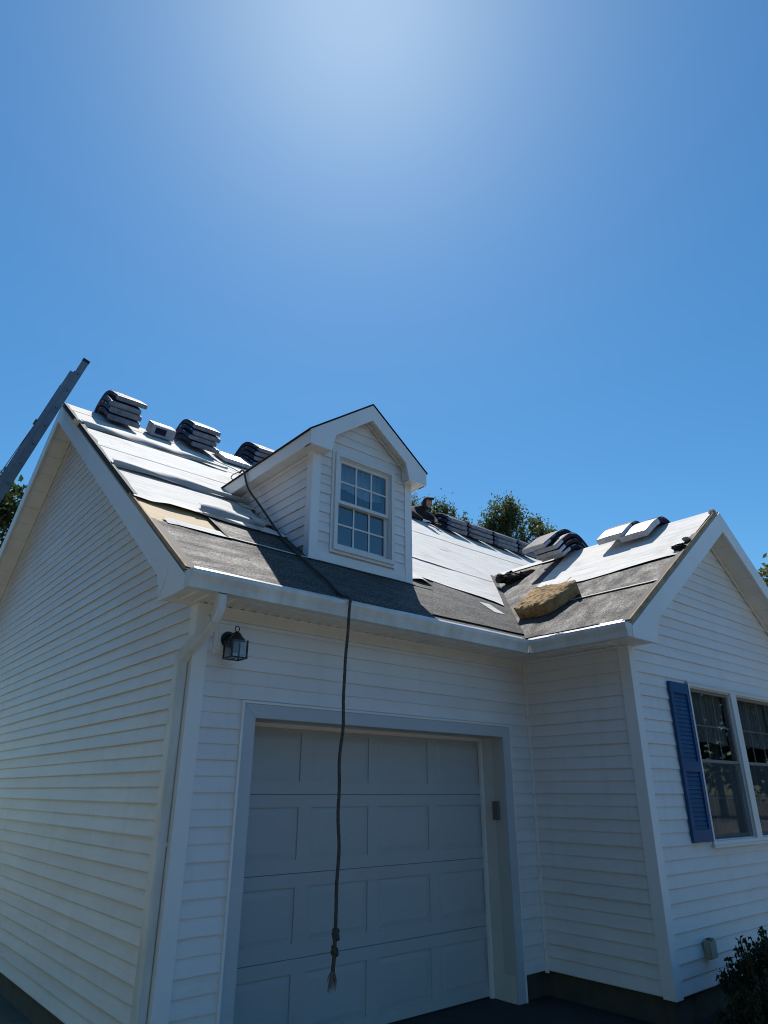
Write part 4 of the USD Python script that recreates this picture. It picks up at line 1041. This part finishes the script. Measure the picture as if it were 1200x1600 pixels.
stack('of the fanned stack over the wing ridge', wingRd, WZ + 0.03, 0.62, 0.36, 4, -0.36, 0.55, 0.16, 271, G, fan=-0.075, fa=0.035, t=0.062, jit=0.09, gap=0.020)
stack('of the pair laid over the front of the wing ridge', wingRd, WZ + 0.03, -0.60, 0.36, 1, -0.42, 0.42, 0.30, 291, G, base0=0.02, names=['lower, pink-tinged'])
stack('of the pair laid over the front of the wing ridge', wingRd, WZ + 0.03, -0.26, 0.36, 1, -0.42, 0.42, 0.26, 301, G, base0=0.07, names=['upper, white-topped'])

CT = thing('carton', 'small grey carton standing between the first two bundle stacks', 'box', mainP(1.02, 4.25, 0.04))
def on_main(m, x, y, h):      # local frame: u along the eave, v up the slope, n off the roof
    Mx = frame(mainP(x, y, h), (1, 0, 0), np.array([0, 1, S]) / CS, nF)
    m.apply_transform(Mx); return m
obj('body', on_main(cbox(-0.17, 0.17, -0.14, 0.14, 0, 0.16, 0.004), 1.02, 4.30, 0.05), M['carton'], CT)
obj('printed_panel', on_main(bx(-0.12, 0.04, -0.1425, -0.1403, 0.04, 0.13), 1.02, 4.30, 0.05), M['navy'], CT)
obj('printed_panel', on_main(bx(0.07, 0.14, -0.1425, -0.1403, 0.05, 0.12), 1.02, 4.30, 0.05), M['print_white'], CT)
obj('lid_flap', on_main(cbox(-0.172, 0.172, -0.10, 0.142, 0.1605, 0.166, 0.002), 1.02, 4.30, 0.05), M['carton'], CT)
# flat bundle lying on the slope
FBN = thing('shingle_bundle', 'single white bundle lying flat on the slope between the second and third stacks', 'shingle bundle', mainP(2.15, 4.25, 0.05), G)
obj('wrapper_end', on_main(cbox(-0.30, 0.06, -0.30, 0.28, 0, 0.06, 0.012), 2.22, 4.22, 0.05), M['wrap_white'], FBN)
obj('printed_band', on_main(cbox(0.061, 0.30, -0.30, 0.28, 0, 0.061, 0.012), 2.22, 4.22, 0.05), M['wrap_white'], FBN)

# ------------------------------------------------------------------ foam pad on the wing slope
def pad():
    A = np.array([3.80, 0.205]); B = np.array([4.282, 0.235]); C = np.array([4.165, -0.475]); Dd = np.array([3.745, -0.27])
    n, top, bot = 46, [], []
    T = 0.15
    sup = lambda f: f
    for i in range(n):
        a, b = [], []
        for j in range(n):
            fu, fv = i / (n - 1), j / (n - 1)
            # rounded-corner outline
            u, v = fu * 2 - 1, fv * 2 - 1
            k = 1 - 0.11 * (abs(u) ** 4) * (abs(v) ** 4)
            u, v = u * k, v * k
            fu2, fv2 = (u + 1) / 2, (v + 1) / 2
            p = (1 - fv2) * ((1 - fu2) * A + fu2 * B) + fv2 * ((1 - fu2) * Dd + fu2 * C)
            e = meshkit.fbm(np.array([p[0] * 9, p[1] * 9, 0.2]), 3, 3)
            ed = meshkit.fbm(np.array([fu * 6, fv * 6, 4.0]), 3, 8) - 0.5
            edge = max(abs(u), abs(v))
            grow = 1 + 0.08 * ed
            cpt = (A + B + C + Dd) / 4
            pt = cpt + (p - cpt) * grow
            top_h = T - 0.030 * max(0, (edge - 0.86) / 0.14) ** 2 + 0.034 * (e - 0.5) + 0.020 * (meshkit.noise(np.array([p[0] * 45, p[1] * 45, 0.1]), 5) - 0.5)
            ptb = cpt + (p - cpt) * (grow * 0.97)
            a.append(wingP(pt[0], pt[1], 0.012 + top_h)); b.append(wingP(ptb[0], ptb[1], 0.028))
        top.append(a); bot.append(b)
    top, bot = np.array(top), np.array(bot)
    m = grid_solid(top, bot)
    # roughen the long sides by splitting them
    return m
m = pad()
obj('foam_pad', m, M['foam'], smooth=50, label='thick worn tan foam pad lying on the grey membrane of the wing roof', cat='foam pad', loc=wingP(4.0, -0.1, 0.0))

# crumpled black cloth in the valley
def on_tgt(x, y, h=0.0):
    return mainP(x, y, h)
BC = thing('black_cloth', 'crumpled black work clothes dropped where the wing ridge meets the main roof', 'cloth', mainP(5.0, 1.55, 0.03))
c0 = np.array(wingP(5.05, 1.20, 0.06))
ms = [crumple(c0 + np.array(o), r, i, sc, k=2.4, amp=1.3) for i, (o, r, sc) in enumerate([((0, 0, 0), 0.12, (1.2, 1.0, 0.6)), ((0.10, -0.08, 0.02), 0.10, (1.2, 0.8, 0.7)), ((-0.10, 0.08, 0.0), 0.09, (1.3, 1.0, 0.6)), ((0.02, 0.05, 0.06), 0.08, (1.0, 1.0, 0.7))])]
mm = m3.Manifold()
for q in ms:
    mm = mm + m3.Manifold(m3.Mesh(np.asarray(q.vertices, np.float32), np.asarray(q.faces, np.uint32)))
obj('bunched_fabric', mm, M['black_cloth'], BC, smooth=50)
obj('sleeve', tube([c0 + np.array(p) for p in ((0.08, -0.1, 0.05), (0.20, -0.17, 0.09), (0.32, -0.2, 0.10), (0.40, -0.27, 0.07))], [0.05, 0.06, 0.05, 0.03], 10), M['brown_leather'], BC, smooth=60)

# ------------------------------------------------------------------ ropes
def smooth_path(pts, n=120):
    from scipy.interpolate import CubicSpline
    p = np.array(pts, float)
    t = np.r_[0, np.cumsum(np.linalg.norm(np.diff(p, axis=0), axis=1))]
    return CubicSpline(t, p)(np.linspace(0, t[-1], n))
def rope_mesh(pts, r, twist=0.06, sides=12):
    p = np.asarray(pts, float)
    m = tube(p, r, sides)
    L = np.r_[0, np.cumsum(np.linalg.norm(np.diff(p, axis=0), axis=1))]
    v = m.vertices.copy()
    for i in range(len(p)):
        for j in range(sides):
            ang = 2 * np.pi * j / sides
            d = 1 + 0.16 * abs(math.cos(1.5 * ang + L[i] / twist * math.pi)) - 0.12
            v[i * sides + j] = p[i] + (v[i * sides + j] - p[i]) * d
    m.vertices = v
    return m
RP = thing('rope', 'thick dark rope hanging from the dormer eave down over the garage door', 'rope', (0.94, -0.45, 0.52))
yy = -0.452
pts = [(1.22, 2.02, 5.02), (1.15, 1.80, 4.945), (1.135, 1.74, 4.90), (1.14, 1.66, 4.72), (1.17, 1.5, 4.5), (1.20, 1.30, 4.27), (1.21, 1.05, 4.00),
       mainP(1.172, 0.93, 0.035), mainP(1.130, 0.55, 0.03), mainP(1.122, 0.28, 0.028), mainP(1.112, 0.0, 0.028), mainP(1.09, -0.2, 0.03),
       (1.03, -0.40, EZ + 0.022), (0.992, yy + 0.004, EZ - 0.03), (0.979, yy, 2.72), (0.961, yy, 2.37), (0.946, yy, 1.98), (0.938, yy, 1.57), (0.941, yy, 1.19), (0.939, yy, 0.83)]
rpth = smooth_path(pts, 420)
rt = np.linspace(0, 1, 420)
rpth = rpth + np.stack([0.006 * np.sin(rt * 43) + 0.003 * np.sin(rt * 97 + 1), 0.004 * np.sin(rt * 77 + 2), 0 * rt], 1) * np.clip((rt - 0.5) * 6, 0.0, 1)[:, None] * np.clip((1 - rt) * 20, 0, 1)[:, None]
obj('rope_strand', rope_mesh(rpth, 0.0115), M['rope'], RP, smooth=60)
def knot(c, r, turns, sq):
    t = np.linspace(0, 2 * np.pi * turns, 50)
    return tube(np.stack([c[0] + r * np.cos(t) * (1 + 0.25 * np.sin(1.7 * t)), c[1] + r * np.sin(t), c[2] + sq * np.sin(0.7 * t)], 1), 0.0125, 8)
obj('knot', cat_(knot((0.940, yy, 0.80), 0.012, 2.2, 0.018), knot((0.945, yy, 0.78), 0.012, 1.5, 0.012)), M['rope'], RP, smooth=60)
obj('rope_tail', rope_mesh(smooth_path([(0.940, yy, 0.79), (0.936, yy, 0.745), (0.938, yy, 0.71), (0.934, yy, 0.67), (0.929, yy, 0.63), (0.928, yy, 0.60)], 40), 0.0125), M['rope'], RP, smooth=60)
obj('knot', knot((0.938, yy, 0.705), 0.013, 1.6, 0.022), M['rope'], RP, smooth=60)
fr_ = []
for i in range(34):
    a = rng.random() * 6.28; l = 0.05 + 0.06 * rng.random(); w = 0.006 + 0.016 * rng.random()
    p0 = np.array([0.928 + 0.008 * math.cos(a), yy + 0.008 * math.sin(a), 0.605])
    fr_.append(tube([p0, p0 + [w * math.cos(a) * 0.8, w * math.sin(a) * 0.8, -l * 0.45], p0 + [w * math.cos(a) - 0.01, w * math.sin(a), -l]], [0.003, 0.0022, 0.0012], 5))
obj('frayed_end', cat_(*fr_), M['pale_rope'], RP, smooth=60)
CD = thing('cord', 'thin dark cord running from the bundle stacks to the dormer eave', 'cord', mainP(1.9, 3.7, 0.05))
obj('cord_strand', tube(smooth_path([(1.22, 2.02, 5.03), mainP(1.62, 2.85, 0.06), mainP(1.9, 3.25, 0.055), mainP(1.87, 3.62, 0.055), mainP(1.72, 3.75, 0.055), mainP(1.62, 3.88, 0.06), mainP(1.42, 4.3, 0.08), mainP(1.25, 4.45, 0.07), mainP(1.18, 4.50, 0.06)], 90), 0.006, 6), M['rope'], CD, smooth=60)
obj('loose_end', tube(smooth_path([mainP(1.30, 4.42, 0.07), mainP(1.22, 4.36, 0.09), mainP(1.26, 4.30, 0.07), mainP(1.33, 4.33, 0.09), mainP(1.28, 4.4, 0.1)], 30), 0.006, 6), M['rope'], CD, smooth=60)

# ------------------------------------------------------------------ ladder
ld = np.array([math.sin(math.radians(-15.83)), 0, -math.cos(math.radians(-15.83))])
lp = np.array([ld[2], 0, -ld[0]])                  # towards the outside (left) of the ladder
lp = lp if lp[0] < 0 else -lp
LO = np.array([-0.262, 4.0, 6.752])
LD = thing('extension_ladder', 'aluminium extension ladder leaning against the peak of the left gable', 'ladder', LO + ld * 7.0)
def bar(t0, t1, w0, w1, y0, y1):
    q = [LO + ld * t + lp * w for t in (t0, t1) for w in (w0, w1)]
    pts = [np.array([p[0], y, p[2]]) for p in q for y in (y0, y1)]
    return trimesh.convex.convex_hull(np.array(pts))
def channel(t0, t1, w0, w1, y0, y1, inward):
    """C-section rail: web plus two flanges."""
    t = 0.004
    web = (y0, y0 + t) if inward > 0 else (y1 - t, y1)
    fl = (y0 + t, y1) if inward > 0 else (y0, y1 - t)
    return cat_(bar(t0, t1, w0, w1, *web), bar(t0, t1, w0, w0 + t, *fl), bar(t0, t1, w1 - t, w1, *fl))
for y0, inw in ((4.0, 1), (4.40, -1)):
    obj('fly_rail', channel(-0.22, 3.6, -0.044, 0.046, y0, y0 + 0.03, inw), M['alu'], LD)
    obj('base_rail', channel(0.03, 7.0, 0.048, 0.100, y0 - 0.012, y0 + 0.042, inw), M['alu'], LD)
    obj('end_cap', bar(-0.262, -0.2205, -0.047, 0.049, y0 - 0.004, y0 + 0.034), M['black_rubber'], LD)
    obj('foot', bar(6.95, 7.04, 0.02, 0.115, y0 - 0.02, y0 + 0.05), M['black_rubber'], LD)
for i in range(12):
    c = LO + ld * (0.3048 * i)
    m = trimesh.creation.cylinder(0.016, 0.452, sections=12); m.apply_transform(trimesh.transformations.rotation_matrix(math.pi / 2, [1, 0, 0])); m.apply_translation([c[0], 4.215, c[2]])
    obj('rung', m, M['alu'], LD, smooth=40)
    for yy2 in (3.9955, 4.4345):
        h = trimesh.creation.cylinder(0.018, 0.006, sections=12); h.apply_transform(trimesh.transformations.rotation_matrix(math.pi / 2, [1, 0, 0])); h.apply_translation([c[0], yy2 - 0.0, c[2]])
        obj('rung_socket', h, M['black_rubber'], LD)
for i in range(22):
    c = LO + ld * (0.3048 * i + 0.2) + lp * 0.065
    m = trimesh.creation.cylinder(0.016, 0.40, sections=12); m.apply_transform(trimesh.transformations.rotation_matrix(math.pi / 2, [1, 0, 0])); m.apply_translation([c[0], 4.215, c[2]])
    obj('rung', m, M['alu'], LD, smooth=40)
hp = [LO + ld * t + lp * (0.10 + 0.03 * math.sin(min(1, (t - 0.9) / 3) * 3.1)) + np.array([0, 0.1, 0]) for t in np.linspace(0.9, 6.5, 30)]
obj('pull_rope', tube(hp, 0.005, 6), M['pale_rope'], LD, smooth=60)
obj('pulley', bar(0.86, 0.93, 0.095, 0.125, 4.08, 4.12), M['pale_rope'], LD)

# ------------------------------------------------------------------ person crouching behind the ridge
PS = thing('person', 'person in dark clothes crouching on the main ridge beside the dormer', 'person', (6.65, 4.6, 6.55))
def chain(joints, links):
    body = m3.Manifold()
    for a, b in links:
        hull = []
        for k in (a, b):
            p, r = joints[k]
            hull.append(m3.Manifold.sphere(r, 20).translate(tuple(map(float, p))))
        body = body + m3.Manifold.batch_hull(hull)
    return body
def skinned(man, ln, it=12):
    man = man.refine_to_length(ln)
    q = man.to_mesh()
    t = trimesh.Trimesh(q.vert_properties[:, :3], q.tri_verts, process=True)
    trimesh.smoothing.filter_taubin(t, 0.5, -0.52, iterations=it)
    return t
rr = lambda y: RZ - S * (y - RY)           # rear slope height
px = 6.49
fl = lambda y: RZ - S * abs(y - RY) + 0.05          # paper surface at y
J = {'pelvis': ((px, 4.98, fl(4.98) + 0.30), 0.145), 'waist': ((px, 4.84, 6.66), 0.13), 'chest': ((px, 4.64, 6.76), 0.165), 'neck': ((px + 0.01, 4.48, 6.83), 0.065), 'throat': ((px + 0.01, 4.43, 6.86), 0.055),
     'shL': ((px - 0.19, 4.62, 6.79), 0.075), 'shR': ((px + 0.20, 4.62, 6.80), 0.075), 'elL': ((px - 0.29, 4.42, 6.60), 0.05), 'elR': ((px + 0.33, 4.46, 6.66), 0.05), 'wrL': ((px - 0.20, 4.24, fl(4.24) + 0.085), 0.034), 'wrR': ((px + 0.20, 4.30, fl(4.30) + 0.085), 0.034),
     'hipL': ((px - 0.10, 4.98, fl(4.98) + 0.26), 0.115), 'hipR': ((px + 0.10, 4.98, fl(4.98) + 0.26), 0.115), 'knL': ((px - 0.17, 4.56, fl(4.56) + 0.07), 0.078), 'knR': ((px + 0.17, 4.58, fl(4.58) + 0.07), 0.078),
     'anL': ((px - 0.14, 5.02, fl(5.02) + 0.06), 0.05), 'anR': ((px + 0.14, 5.02, fl(5.02) + 0.06), 0.05), 'toL': ((px - 0.15, 5.15, fl(5.15) + 0.04), 0.04), 'toR': ((px + 0.15, 5.15, fl(5.15) + 0.04), 0.04)}
body = chain(J, [('pelvis', 'waist'), ('waist', 'chest'), ('chest', 'neck'), ('neck', 'throat'), ('chest', 'shL'), ('chest', 'shR'), ('shL', 'elL'), ('shR', 'elR'), ('elL', 'wrL'), ('elR', 'wrR'),
                 ('pelvis', 'hipL'), ('pelvis', 'hipR'), ('hipL', 'knL'), ('hipR', 'knR'), ('knL', 'anL'), ('knR', 'anR'), ('anL', 'toL'), ('anR', 'toR')])
obj('body', skinned(body, 0.035), M['clothes'], PS, smooth=60)
hc = np.array([px + 0.02, 4.36, 6.915])
head = m3.Manifold.sphere(0.098, 32).scale((0.82, 0.95, 1.12)).translate(tuple(hc)) + m3.Manifold.sphere(0.05, 20).scale((0.9, 0.8, 1.1)).translate(tuple(hc + [0, -0.045, -0.075])) \
    + m3.Manifold.sphere(0.018, 14).scale((0.8, 1.1, 1.3)).translate(tuple(hc + [0, -0.10, -0.015])) + m3.Manifold.sphere(0.02, 12).scale((0.4, 0.9, 1.4)).translate(tuple(hc + [0.082, 0, -0.01])) + m3.Manifold.sphere(0.02, 12).scale((0.4, 0.9, 1.4)).translate(tuple(hc + [-0.082, 0, -0.01]))
obj('head', skinned(head, 0.012, 6), M['skin'], PS, smooth=60)
cap = trimesh.creation.icosphere(3, 0.104); cap.vertices = cap.vertices * [0.86, 0.99, 1.05]
cap = trimesh.intersections.slice_mesh_plane(cap, [0, 0.25, 1], [0, 0, 0.018], cap=True, engine='earcut'); cap.apply_translation(hc + [0, 0.004, 0.012])
obj('cap', cap, M['hair'], PS, smooth=60)
hood = trimesh.creation.icosphere(3, 0.112); hood.vertices = hood.vertices * [0.88, 0.98, 1.12]
hood = trimesh.intersections.slice_mesh_plane(hood, [0, 1, 0.25], [0, -0.045, 0.0], cap=True, engine='earcut'); hood.apply_translation(hc + [0, 0.008, -0.012])
obj('hood', hood, M['clothes'], PS, smooth=60)
brim = trimesh.creation.icosphere(2, 0.07); brim.vertices = brim.vertices * [1.0, 1.0, 0.12] + hc + np.array([0, -0.10, 0.045])
obj('cap_brim', brim, M['hair'], PS, smooth=60)
for sx in (-1, 1):
    e = trimesh.creation.icosphere(2, 0.009); e.apply_translation(hc + [sx * 0.032, -0.088, 0.01]); obj('eye', e, M['black_metal'], PS, smooth=True)
obj('mouth', bx(hc[0] - 0.02, hc[0] + 0.02, hc[1] - 0.088, hc[1] - 0.08, hc[2] - 0.075, hc[2] - 0.07), M['brown_leather'], PS)
def hand(w, d, sx):
    w, d = np.array(w), np.array(d) / np.linalg.norm(d)
    side = np.cross(d, [0, 0, 1]); side /= np.linalg.norm(side)
    js, links = {'w': (w, 0.028), 'p1': (w + d * 0.05 + side * 0.025, 0.018), 'p2': (w + d * 0.05 - side * 0.025, 0.018)}, [('w', 'p1'), ('w', 'p2'), ('p1', 'p2')]
    for i, (o, l) in enumerate(((-0.030, 0.075), (-0.010, 0.088), (0.010, 0.083), (0.030, 0.065))):
        a = w + d * 0.07 + side * o; b = a + d * l * 0.5 + [0, 0, 0.004]; c = b + d * l * 0.45 - np.array([0, 0, 0.02])
        js[f'a{i}'], js[f'b{i}'], js[f'c{i}'] = (a, 0.010), (b, 0.009), (c, 0.008)
        links += [('p1' if o > 0 else 'p2', f'a{i}'), (f'a{i}', f'b{i}'), (f'b{i}', f'c{i}')]
    js['t1'], js['t2'] = (w + d * 0.02 + side * sx * 0.04, 0.012), (w + d * 0.06 + side * sx * 0.062, 0.010)
    links += [('w', 't1'), ('t1', 't2')]
    return skinned(chain(js, links), 0.006, 5)
obj('hand', hand(J['wrL'][0], (0.2, -1, -0.35), 1), M['glove'], PS, smooth=60)
mh = hand(J['wrL'][0], (0.2, -1, -0.35), 1)
mh.vertices = mh.vertices * [-1, 1, 1] + [J['wrL'][0][0] + J['wrR'][0][0], J['wrR'][0][1] - J['wrL'][0][1], J['wrR'][0][2] - J['wrL'][0][2]]
mh.invert()
obj('hand', mh, M['clothes'], PS, smooth=60)

# ------------------------------------------------------------------ trees and shrubs
def leaves(centres, size, r, squash=(1, 1, 1), up=0.0):
    """Small two-triangle leaves at the given points."""
    n = len(centres)
    d = r.normal(size=(n, 3)); d[:, 2] += up; d /= np.linalg.norm(d, axis=1, keepdims=True)
    e = np.cross(d, r.normal(size=(n, 3))); e /= np.linalg.norm(e, axis=1, keepdims=True)
    s = size * (0.6 + 0.8 * r.random((n, 1)))
    c = np.asarray(centres)
    nrm = np.cross(d, e) * s * 0.15
    v = np.stack([c - d * s * 0.5, c + e * s * 0.26 + nrm, c + d * s * 0.5, c - e * s * 0.26 + nrm], 1).reshape(-1, 3)
    b = np.arange(n)[:, None] * 4
    f = np.vstack([b + [0, 1, 2], b + [0, 2, 3]])
    return trimesh.Trimesh(v, f, process=False)
def polar(az, el, dist):
    a, e = math.radians(az), math.radians(el)
    h = dist * math.cos(e) / math.cos(e)
    return np.array([CAM[0] + dist * math.sin(a), CAM[1] + dist * math.cos(a), CAM[2] + dist * math.tan(e)])
def tree(name, label, base, height, crown, leafmat, seed, leaf=0.16, per=220, tuft=(0.55, 0.9), cat='tree', group=None, trunk_r=0.22):
    """crown: list of (dx, dy, z, radius_xy, radius_z, tufts). Branches run from the trunk to each tuft."""
    r = np.random.default_rng(seed)
    root = thing(name, label, cat, base, group)
    top = max(c[2] + c[4] for c in crown)
    tz = np.linspace(0, top * 0.96, 14)
    wob = np.cumsum(r.normal(0, 0.05, (14, 2)), axis=0)
    tr = np.column_stack([base[0] + wob[:, 0], base[1] + wob[:, 1], base[2] + tz])
    obj('trunk', tube(tr, np.linspace(trunk_r, 0.03, 14), 9), M['bark'], root, smooth=60)
    pts, limbs = [], []
    for dx, dy, z, rx, rz, n in crown:
        for _ in range(n):
            d = r.normal(size=3); d /= np.linalg.norm(d); d *= r.random() ** 0.45
            c = np.array([base[0] + dx + d[0] * rx, base[1] + dy + d[1] * rx, base[2] + z + d[2] * rz])
            k = np.interp(c[2] - base[2] - 0.9, tz, np.arange(14)); k = int(np.clip(k, 1, 12))
            s = tr[k]
            m = (s + c) / 2 + np.array([0, 0, -0.15])
            if r.random() < 0.5:
                limbs.append(tube([s, m, c], [0.05, 0.035, 0.012], 5))
            g = r.normal(size=(per, 3)) * np.array([tuft[0], tuft[0], tuft[1]]) * 0.5 * (0.6 + 0.7 * r.random())
            pts.append(c + g)
    obj('limbs', cat_(*limbs), M['bark'], root, smooth=60)
    obj('crown', leaves(np.vstack(pts), leaf, r, up=0.8), leafmat, root)
    return root
def tree_at(name, label, az, dist, spec, leafmat, seed, **k):
    a = math.radians(az)
    base = np.array([CAM[0] + dist * math.sin(a), CAM[1] + dist * math.cos(a), -0.05])
    side = np.array([math.cos(a), -math.sin(a)])
    crown = []
    for daz, el, rx, rz, n in spec:              # offset in degrees, elevation of the clump centre
        off = math.radians(daz) * dist
        crown.append((side[0] * off, side[1] * off, CAM[2] + dist * math.tan(math.radians(el)) + 0.05, rx, rz, n))
    return tree(name, label, base, 0, crown, leafmat, seed, **k)
tree_at('pine_tree', 'tall dark green pine behind the ridge, middle of the view', 51.4, 34, [(-1.3, 21.0, 0.7, 1.0, 13), (-0.2, 21.6, 0.9, 1.0, 16), (0.9, 21.4, 0.8, 1.0, 14), (1.9, 20.3, 0.7, 0.9, 9), (-1.5, 19.2, 0.9, 1.0, 13), (0.0, 19.2, 1.2, 1.0, 14), (1.4, 18.9, 1.0, 1.0, 12), (0.0, 16.5, 2.2, 1.6, 24)], M['leaf_pine'], 5, per=105, leaf=0.16, tuft=(0.30, 0.62))
tree_at('pine_tree', 'slender pale green pine right of the tall dark pine', 54.6, 33, [(0.0, 20.0, 0.35, 0.6, 5), (0.6, 19.8, 0.45, 0.6, 5), (-0.3, 18.6, 0.6, 0.8, 8), (0.5, 18.3, 0.6, 0.8, 7), (0.2, 16.4, 1.2, 1.2, 14)], M['leaf_pine'], 6, per=100, leaf=0.16, tuft=(0.28, 0.55))
tree_at('pine_tree', 'loose pine with upright tufts behind the kneeling person', 44.3, 36, [(-1.6, 22.6, 0.7, 0.8, 9), (-0.3, 22.3, 0.7, 0.9, 10), (0.9, 22.2, 0.6, 0.9, 9), (2.0, 21.8, 0.6, 0.8, 9), (3.0, 20.9, 0.6, 0.7, 8), (4.0, 20.0, 0.6, 0.6, 7), (4.9, 19.2, 0.5, 0.5, 5), (0.2, 20.5, 1.8, 1.0, 18), (2.6, 19.2, 1.6, 1.0, 14), (0.2, 17.5, 2.4, 1.6, 18)], M['leaf_pine'], 7, per=95, leaf=0.16, tuft=(0.26, 0.66))
tree_at('leafy_tree', 'dark leafy tree behind the ladder at the left edge', 7.0, 24, [(0.4, 20.4, 1.1, 0.8, 9), (0.0, 18.0, 1.4, 1.0, 10), (-1.5, 19.0, 1.4, 1.2, 8), (0, 15, 2.0, 2.0, 10)], M['leaf_left'], 8, per=120, leaf=0.24, tuft=(0.5, 0.5))
tree_at('leafy_tree', 'yellow-green tree peeking past the right gable edge', 71.6, 26, [(0.4, 14.2, 0.9, 0.9, 9), (0.2, 12.2, 1.3, 1.2, 10), (1.5, 12.5, 1.3, 1.2, 8)], M['leaf_right'], 9, per=110, leaf=0.24, tuft=(0.45, 0.45))

# the wood across the street, behind the camera: the windows mirror it
def far_wood():
    r = np.random.default_rng(77)
    pts, trunks = [], []
    spots = [(-40 + 4.2 * i, -75, 9.0) for i in range(20)] + [(-13.5, -30 + 3.4 * i, 12.0) for i in range(18)] + [(44 + 0.5 * i, -80 + 2.6 * i, 14.0) for i in range(30)]
    for sx_, sy_, sh_ in spots:
        x = sx_ + r.normal(0, 1.0)
        y = sy_ + r.normal(0, 1.8)
        h = sh_ + r.random() * 4.0
        trunks.append(tube([(x, y, -0.05), (x + r.normal(0, 0.2), y, h * 0.5), (x + r.normal(0, 0.4), y, h * 0.93)], [0.28, 0.18, 0.04], 8))
        n = 420
        z = h * (0.12 + 0.88 * r.random(n) ** 0.8)
        rad = 3.3 * np.sqrt(np.clip(1 - (z / h - 0.42) ** 2 / 0.34, 0.02, 1)) * np.sqrt(r.random(n))
        a = r.random(n) * 6.283
        c = np.stack([x + rad * np.cos(a), y + rad * np.sin(a), z], 1)
        pts.append((c[:, None] + r.normal(0, 0.42, (n, 9, 3))).reshape(-1, 3))
    root = thing('far_wood', 'dark wood across the street', 'wood', (0, -46, 0), kind='stuff')
    obj('trunks', cat_(*trunks), M['bark'], root, smooth=60, kind='stuff')
    obj('foliage', leaves(np.vstack(pts), 0.62, r, up=0.6), M['leaf_left'], root, kind='stuff')
far_wood()

def shrub(label, x, y, z1, rx, ry, n, seed, per=38):
    r = np.random.default_rng(seed)
    root = thing('evergreen_shrub', label, 'shrub', (x, y, 0.0))
    st, pts = [], []
    for i in range(n):
        a = r.random() * 6.28; q = r.random() ** 0.6
        tip = np.array([x + rx * q * math.cos(a), y + ry * q * math.sin(a), z1 * (1 - 0.5 * q * q) * (0.72 + 0.28 * r.random())])
        b = np.array([x + 0.25 * (tip[0] - x), y + 0.25 * (tip[1] - y), 0.02])
        mid = (b + tip) / 2 + np.array([0.12 * (tip[0] - x), 0.12 * (tip[1] - y), 0.0])
        path = smooth_path([b, mid, tip], 8)
        st.append(tube(path, np.linspace(0.007, 0.002, 8), 5))
        t = r.random(per) ** 0.7
        c = np.stack([np.interp(t, np.linspace(0, 1, 8), path[:, k]) for k in range(3)], 1)
        pts.append(c + r.normal(0, 0.014 + 0.012 * (1 - t)[:, None], (per, 3)))
    obj('stems', cat_(*st), M['bark'], root, smooth=60)
    obj('foliage', leaves(np.vstack(pts), 0.04, r, up=1.0), M['leaf_bush'], root)
shrub('evergreen shrub with upright sprigs below the outlet box at the bottom right corner', 4.05, -1.85, 0.74, 0.62, 0.46, 270, 21)
shrub('lower sprawling evergreen shrub in front of the wing corner', 3.50, -2.0, 0.50, 0.52, 0.40, 230, 22)
